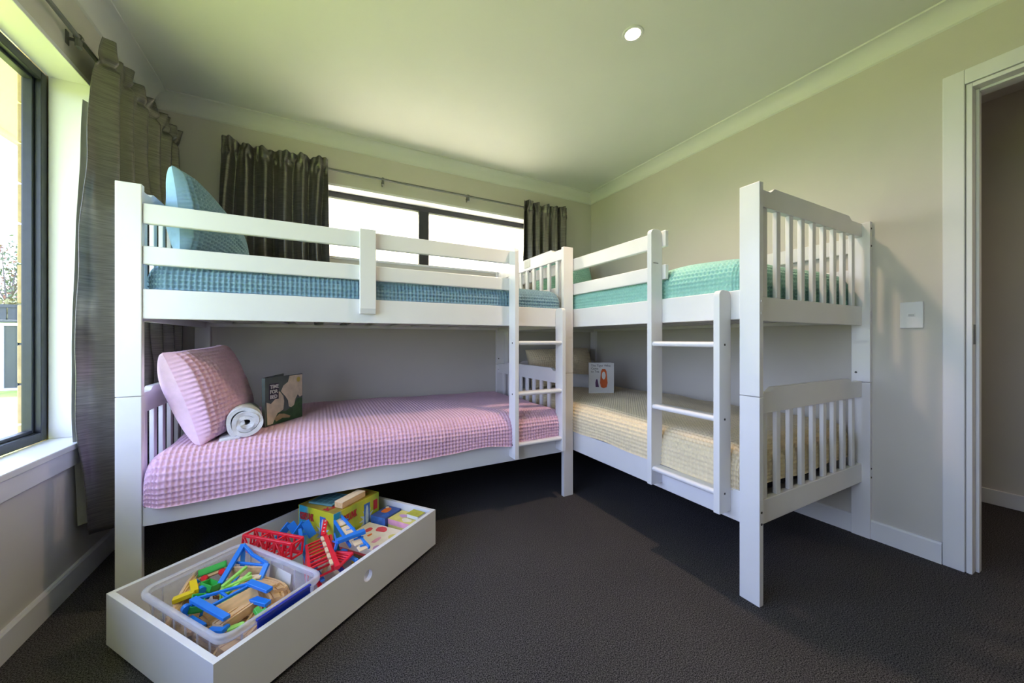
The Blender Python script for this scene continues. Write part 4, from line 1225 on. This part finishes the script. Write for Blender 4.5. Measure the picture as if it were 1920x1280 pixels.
for p, q in (((0.592, 0.300, 0.206), (0.575, 0.222, 0.196)), ((0.572, 0.212, 0.194), (0.556, 0.160, 0.186)), ((0.540, 0.118, 0.180), (0.531, 0.085, 0.172)), ((0.528, 0.074, 0.171), (0.520, 0.050, 0.166))):
    bm = bmesh.new(); bm_bar(bm, p, q, 0.034, 0.005, (0, 0, 1), 0.001); bmesh.ops.translate(bm, vec=(-0.012, 0.004, 0), verts=bm.verts[:])
    part_of(bD, 'wooden_deck', bm, M_PINE)

# ---- board-game box
def ramp_mat(name, stops, axis='X', rough=0.4, lo=0.0, hi=1.0):
    m = bpy.data.materials.new(name); m.use_nodes = True; nt = m.node_tree
    p = nt.nodes['Principled BSDF']; p.inputs['Roughness'].default_value = rough
    tc = nt.nodes.new('ShaderNodeTexCoord'); sp = nt.nodes.new('ShaderNodeSeparateXYZ'); mr = nt.nodes.new('ShaderNodeMapRange')
    n = nt.nodes.new('ShaderNodeTexNoise'); n.inputs['Scale'].default_value = 40
    ad = nt.nodes.new('ShaderNodeMath'); ad.operation = 'MULTIPLY_ADD'; ad.inputs[1].default_value = 0.12; 
    mr.inputs['From Min'].default_value = lo; mr.inputs['From Max'].default_value = hi
    r = nt.nodes.new('ShaderNodeValToRGB'); cr = r.color_ramp
    cr.elements[0].position = stops[0][0]; cr.elements[0].color = stops[0][1]
    cr.elements[1].position = stops[-1][0]; cr.elements[1].color = stops[-1][1]
    for s in stops[1:-1]:
        e = cr.elements.new(s[0]); e.color = s[1]
    L = nt.links.new
    L(tc.outputs['Object'], sp.inputs[0]); L(sp.outputs[axis], mr.inputs['Value']); L(tc.outputs['Object'], n.inputs['Vector'])
    L(n.outputs['Fac'], ad.inputs[0]); L(mr.outputs[0], ad.inputs[2]); L(ad.outputs[0], r.inputs[0]); L(r.outputs[0], p.inputs['Base Color'])
    return m
cyan, yel, grn = srgb(40, 150, 178), srgb(206, 204, 40), srgb(150, 170, 44)
gx0, gx1, gy0, gy1, gz = 0.556, 0.800, 0.272, 0.490, 0.232
g = empty('board_game_box', DM @ Vector((gx0, gy0, FL)), DA); tag(g, 'yellow and turquoise board-game box with red lettering under the bunk rail', 'game box')
gw, gd, gh = gx1-gx0, gy1-gy0, gz-FL
box('front_side', (0, 0, 0), (gw, 0.003, gh), ramp_mat('game_front_print', [(0, cyan), (0.16, cyan), (0.22, yel), (0.5, grn), (0.75, yel), (1, grn)], 'X', 0.35, 0, gw), g)
box('back_side', (0, gd-0.003, 0), (gw, gd, gh), MATS.setdefault('gm_back', mat('game_yellow', yel, 0.4, noise=0.1, nscale=30)), g)
box('end_side', (0, 0.003, 0), (0.003, gd-0.003, gh), ramp_mat('game_end_print', [(0, yel), (0.62, yel), (0.75, grn), (0.88, cyan), (1, cyan)], 'Y', 0.35, 0, gd), g)
box('end_side', (gw-0.003, 0.003, 0), (gw, gd-0.003, gh), MATS['gm_back'], g)
box('lid', (0.003, 0.003, gh-0.004), (gw-0.003, gd-0.003, gh), mat('game_lid_print', srgb(150, 128, 40), 0.4, noise=0.3, nscale=20), g)
m_redink = mat('game_red_ink', srgb(176, 34, 40), 0.5, noise=0.1, nscale=40)
m_bl1 = mat('game_blue_print', srgb(60, 110, 190), 0.5, noise=0.2, nscale=60); m_bl2 = mat('game_pale_print', srgb(186, 208, 224), 0.5, noise=0.15, nscale=60)
FRt = Matrix.Rotation(PI/2, 4, 'X')
ENt = Matrix.Rotation(-PI/2, 4, 'Z') @ Matrix.Rotation(PI/2, 4, 'X')
def mk(face, x, z, off, rot=0.0):
    if face == 'F':
        return Matrix.Translation((x, -off, z)) @ FRt @ Matrix.Rotation(rot, 4, 'Z')
    return Matrix.Translation((-off, gd-x, z)) @ ENt @ Matrix.Rotation(rot, 4, 'Z')
def star(n, r0, r1):
    return [((r0 if i % 2 else r1)*math.cos(PI*i/n), (r0 if i % 2 else r1)*math.sin(PI*i/n)*1.15) for i in range(2*n)]
for face, xs, xt in (('F', 0.172, 0.040), ('E', 0.152, 0.022)):
    flat_poly('printed_burst', star(12, 0.022, 0.044), m_bl2, g, mk(face, xs, 0.105, 0.0006), 0.0003)
    flat_poly('printed_tube', [(-0.014, -0.062), (0.014, -0.062), (0.017, 0.07), (-0.017, 0.07)], m_bl1, g, mk(face, xs, 0.105, 0.0009), 0.0003)
    flat_poly('printed_tube', blob(0, 0.012, 0.009, 0.05), m_bl2, g, mk(face, xs, 0.105, 0.0014), 0.0003)
    text_obj('title_lettering', 'KERPLUNK', 0.024, m_redink, g, mk(face, xt-0.010, 0.142, 0.0020, 0.05), bold=0.0010).scale = (0.72, 1.7, 1)
flat_poly('printed_badge', [(-0.012, -0.022), (0.012, -0.022), (0.012, 0.022), (-0.012, 0.022)], m_redink, g, mk('F', gw-0.022, 0.150, 0.0008), 0.0003)
text_obj('title_lettering', 'KERPLUNK', 0.044, m_redink, g, Matrix.Translation((0.010, 0.05, gh+0.0006)), bold=0.0015)
# flat things lying on the game box and beside it
def slab(name, a0, a1, b0, b1, z0, z1, m, label, cat, rot=0.0, bev=0.001):
    c = ((a0+a1)/2, (b0+b1)/2, z0)
    t = box(name, (a0-c[0], b0-c[1], 0), (a1-c[0], b1-c[1], z1-z0), m, None, bev)
    t.location = DM @ Vector(c); t.rotation_euler = (0, 0, DA+rot)
    tag(t, label, cat)
    return t
s1 = slab('game_board', 0.590, 0.700, 0.345, 0.470, gz+0.001, gz+0.008, mat('teal_board', srgb(92, 140, 146), 0.5, noise=0.12, nscale=30), 'teal squared game board lying on the game box', 'game board', 0.15)
for i in range(4):
    for j in range(4):
        box('square', (-0.046+i*0.024, -0.052+j*0.028, 0.007), (-0.026+i*0.024, -0.030+j*0.028, 0.0076), mat('teal_square', srgb(58, 98, 108), 0.5, noise=0.1, nscale=40), s1)
s2 = slab('wooden_box', 0.604, 0.735, 0.286, 0.330, gz+0.001, gz+0.024, M_WOOD, 'narrow wooden game case lying on the front edge of the game box', 'wooden case', 0.06)
box('case_lid', (-0.0655, -0.022, 0.0235), (0.0655, 0.022, 0.026), M_PINE, s2, 0.0008)
def carton(name, a0, a1, b0, b1, z0, z1, mtop, mside, label, cat, rot=0.0):
    c = ((a0+a1)/2, (b0+b1)/2, z0)
    t = empty(name, DM @ Vector(c), DA+rot); tag(t, label, cat)
    w, d, h = (a1-a0)/2, (b1-b0)/2, z1-z0
    box('tray', (-w+0.002, -d+0.002, 0), (w-0.002, d-0.002, h-0.002), mside, t)
    lid = boxes('lid', [((-w, -d, h-0.002), (w, d, h)), ((-w, -d, h*0.35), (-w+0.0015, d, h-0.002)), ((w-0.0015, -d, h*0.35), (w, d, h-0.002)), ((-w, -d, h*0.35), (w, -d+0.0015, h-0.002)), ((-w, d-0.0015, h*0.35), (w, d, h-0.002))], mtop, t)
    return t, w, d, h
m_pk = mat('pink_card', srgb(236, 168, 190), 0.45, noise=0.12, nscale=30); m_cr = mat('cream_card', srgb(238, 226, 204), 0.45, noise=0.08, nscale=24)
m_nv = mat('navy_card', srgb(62, 88, 158), 0.45, noise=0.2, nscale=30); m_yl = mat('lemon_card', srgb(226, 214, 120), 0.45, noise=0.12, nscale=24)
m_rd = mat('coral_card', srgb(226, 84, 84), 0.45, noise=0.1, nscale=24); m_org = mat('orange_card', srgb(236, 122, 44), 0.45, noise=0.12, nscale=40); m_lil = mat('lilac_card', srgb(206, 160, 206), 0.45, noise=0.1, nscale=30)
# stack of papers under the cream puzzle box
slab('story_book', 0.580, 0.735, 0.040, 0.200, FL+0.001, FL+0.026, M_YELLOW, 'yellow book at the bottom of the pile by the drawer front', 'book', 0.06)
slab('story_book', 0.572, 0.735, 0.045, 0.215, FL+0.027, FL+0.052, mat('dark_print_card', srgb(112, 96, 60), 0.5, noise=0.4, nscale=30), 'brown patterned book in the pile by the drawer front', 'book', -0.03)
c1, w, d, h = carton('puzzle_box', 0.572, 0.738, 0.045, 0.262, FL+0.053, 0.122, m_cr, m_rd, 'cream puzzle box with red prints lying in the drawer in front of the game box', 'puzzle box', 0.03)
for k, (x, y, rx, ry, m_) in enumerate(((0.03, 0.06, 0.022, 0.012, m_rd), (0.055, 0.01, 0.020, 0.030, m_rd), (-0.03, 0.07, 0.022, 0.010, m_yl), (-0.06, 0.02, 0.010, 0.018, m_lil), (-0.02, -0.03, 0.024, 0.012, m_pk), (0.03, -0.07, 0.02, 0.014, m_yl), (-0.06, -0.07, 0.018, 0.012, m_lil), (0.0, 0.025, 0.012, 0.008, m_org))):
    flat_poly('printed_patch', blob(x, y, rx, ry, 14, 0.15, k), m_, c1, Matrix.Translation((0, 0, h)), 0.0004)
c2, w, d, h = carton('toy_box', 0.744, 0.850, 0.182, 0.264, FL+0.001, 0.150, m_nv, m_nv, 'navy toy box with an orange fish shape in the drawer corner', 'toy box', 0.02)
flat_poly('printed_patch', blob(0.012, 0.010, 0.026, 0.020, 18, 0.1, 4), m_org, c2, Matrix.Translation((0, 0, h)), 0.0005)
flat_poly('printed_patch', blob(0.038, 0.028, 0.009, 0.009, 12), m_cr, c2, Matrix.Translation((0, 0, h)), 0.0004)
flat_poly('printed_patch', blob(-0.026, -0.02, 0.014, 0.02, 12, 0.2, 3), m_bl1, c2, Matrix.Translation((0, 0, h)), 0.0004)
box('printed_band', (-w-0.0004, -d, h*0.72), (-w, d, h), m_bl1, c2)
c3, w, d, h = carton('toy_box', 0.760, 0.850, 0.045, 0.178, FL+0.001, 0.144, m_yl, m_pk, 'lemon yellow and pink toy box in the drawer corner nearest the doorway', 'toy box', -0.02)
flat_poly('printed_patch', blob(0.005, 0.020, 0.014, 0.020, 14, 0.2, 5), m_lil, c3, Matrix.Translation((0, 0, h)), 0.0005)
flat_poly('printed_patch', blob(-0.020, -0.020, 0.016, 0.022, 14, 0.2, 6), m_cr, c3, Matrix.Translation((0, 0, h)), 0.0004)
box('printed_band', (-w-0.0004, -d, h*0.78), (-w, d, h), m_pk, c3)
s3 = slab('small_book', 0.800, 0.846, 0.040, 0.105, 0.146, 0.162, M_PAPER, 'small thick book with a yellow-green cover on the lemon toy box', 'book', -0.05)
box('cover', (-0.024, -0.034, 0.0155), (0.024, 0.034, 0.018), mat('olive_cover', srgb(186, 184, 70), 0.5, noise=0.15, nscale=40), s3, 0.0005)

for o in list(bpy.data.objects):
    if '_c' in o:
        del o['_c']
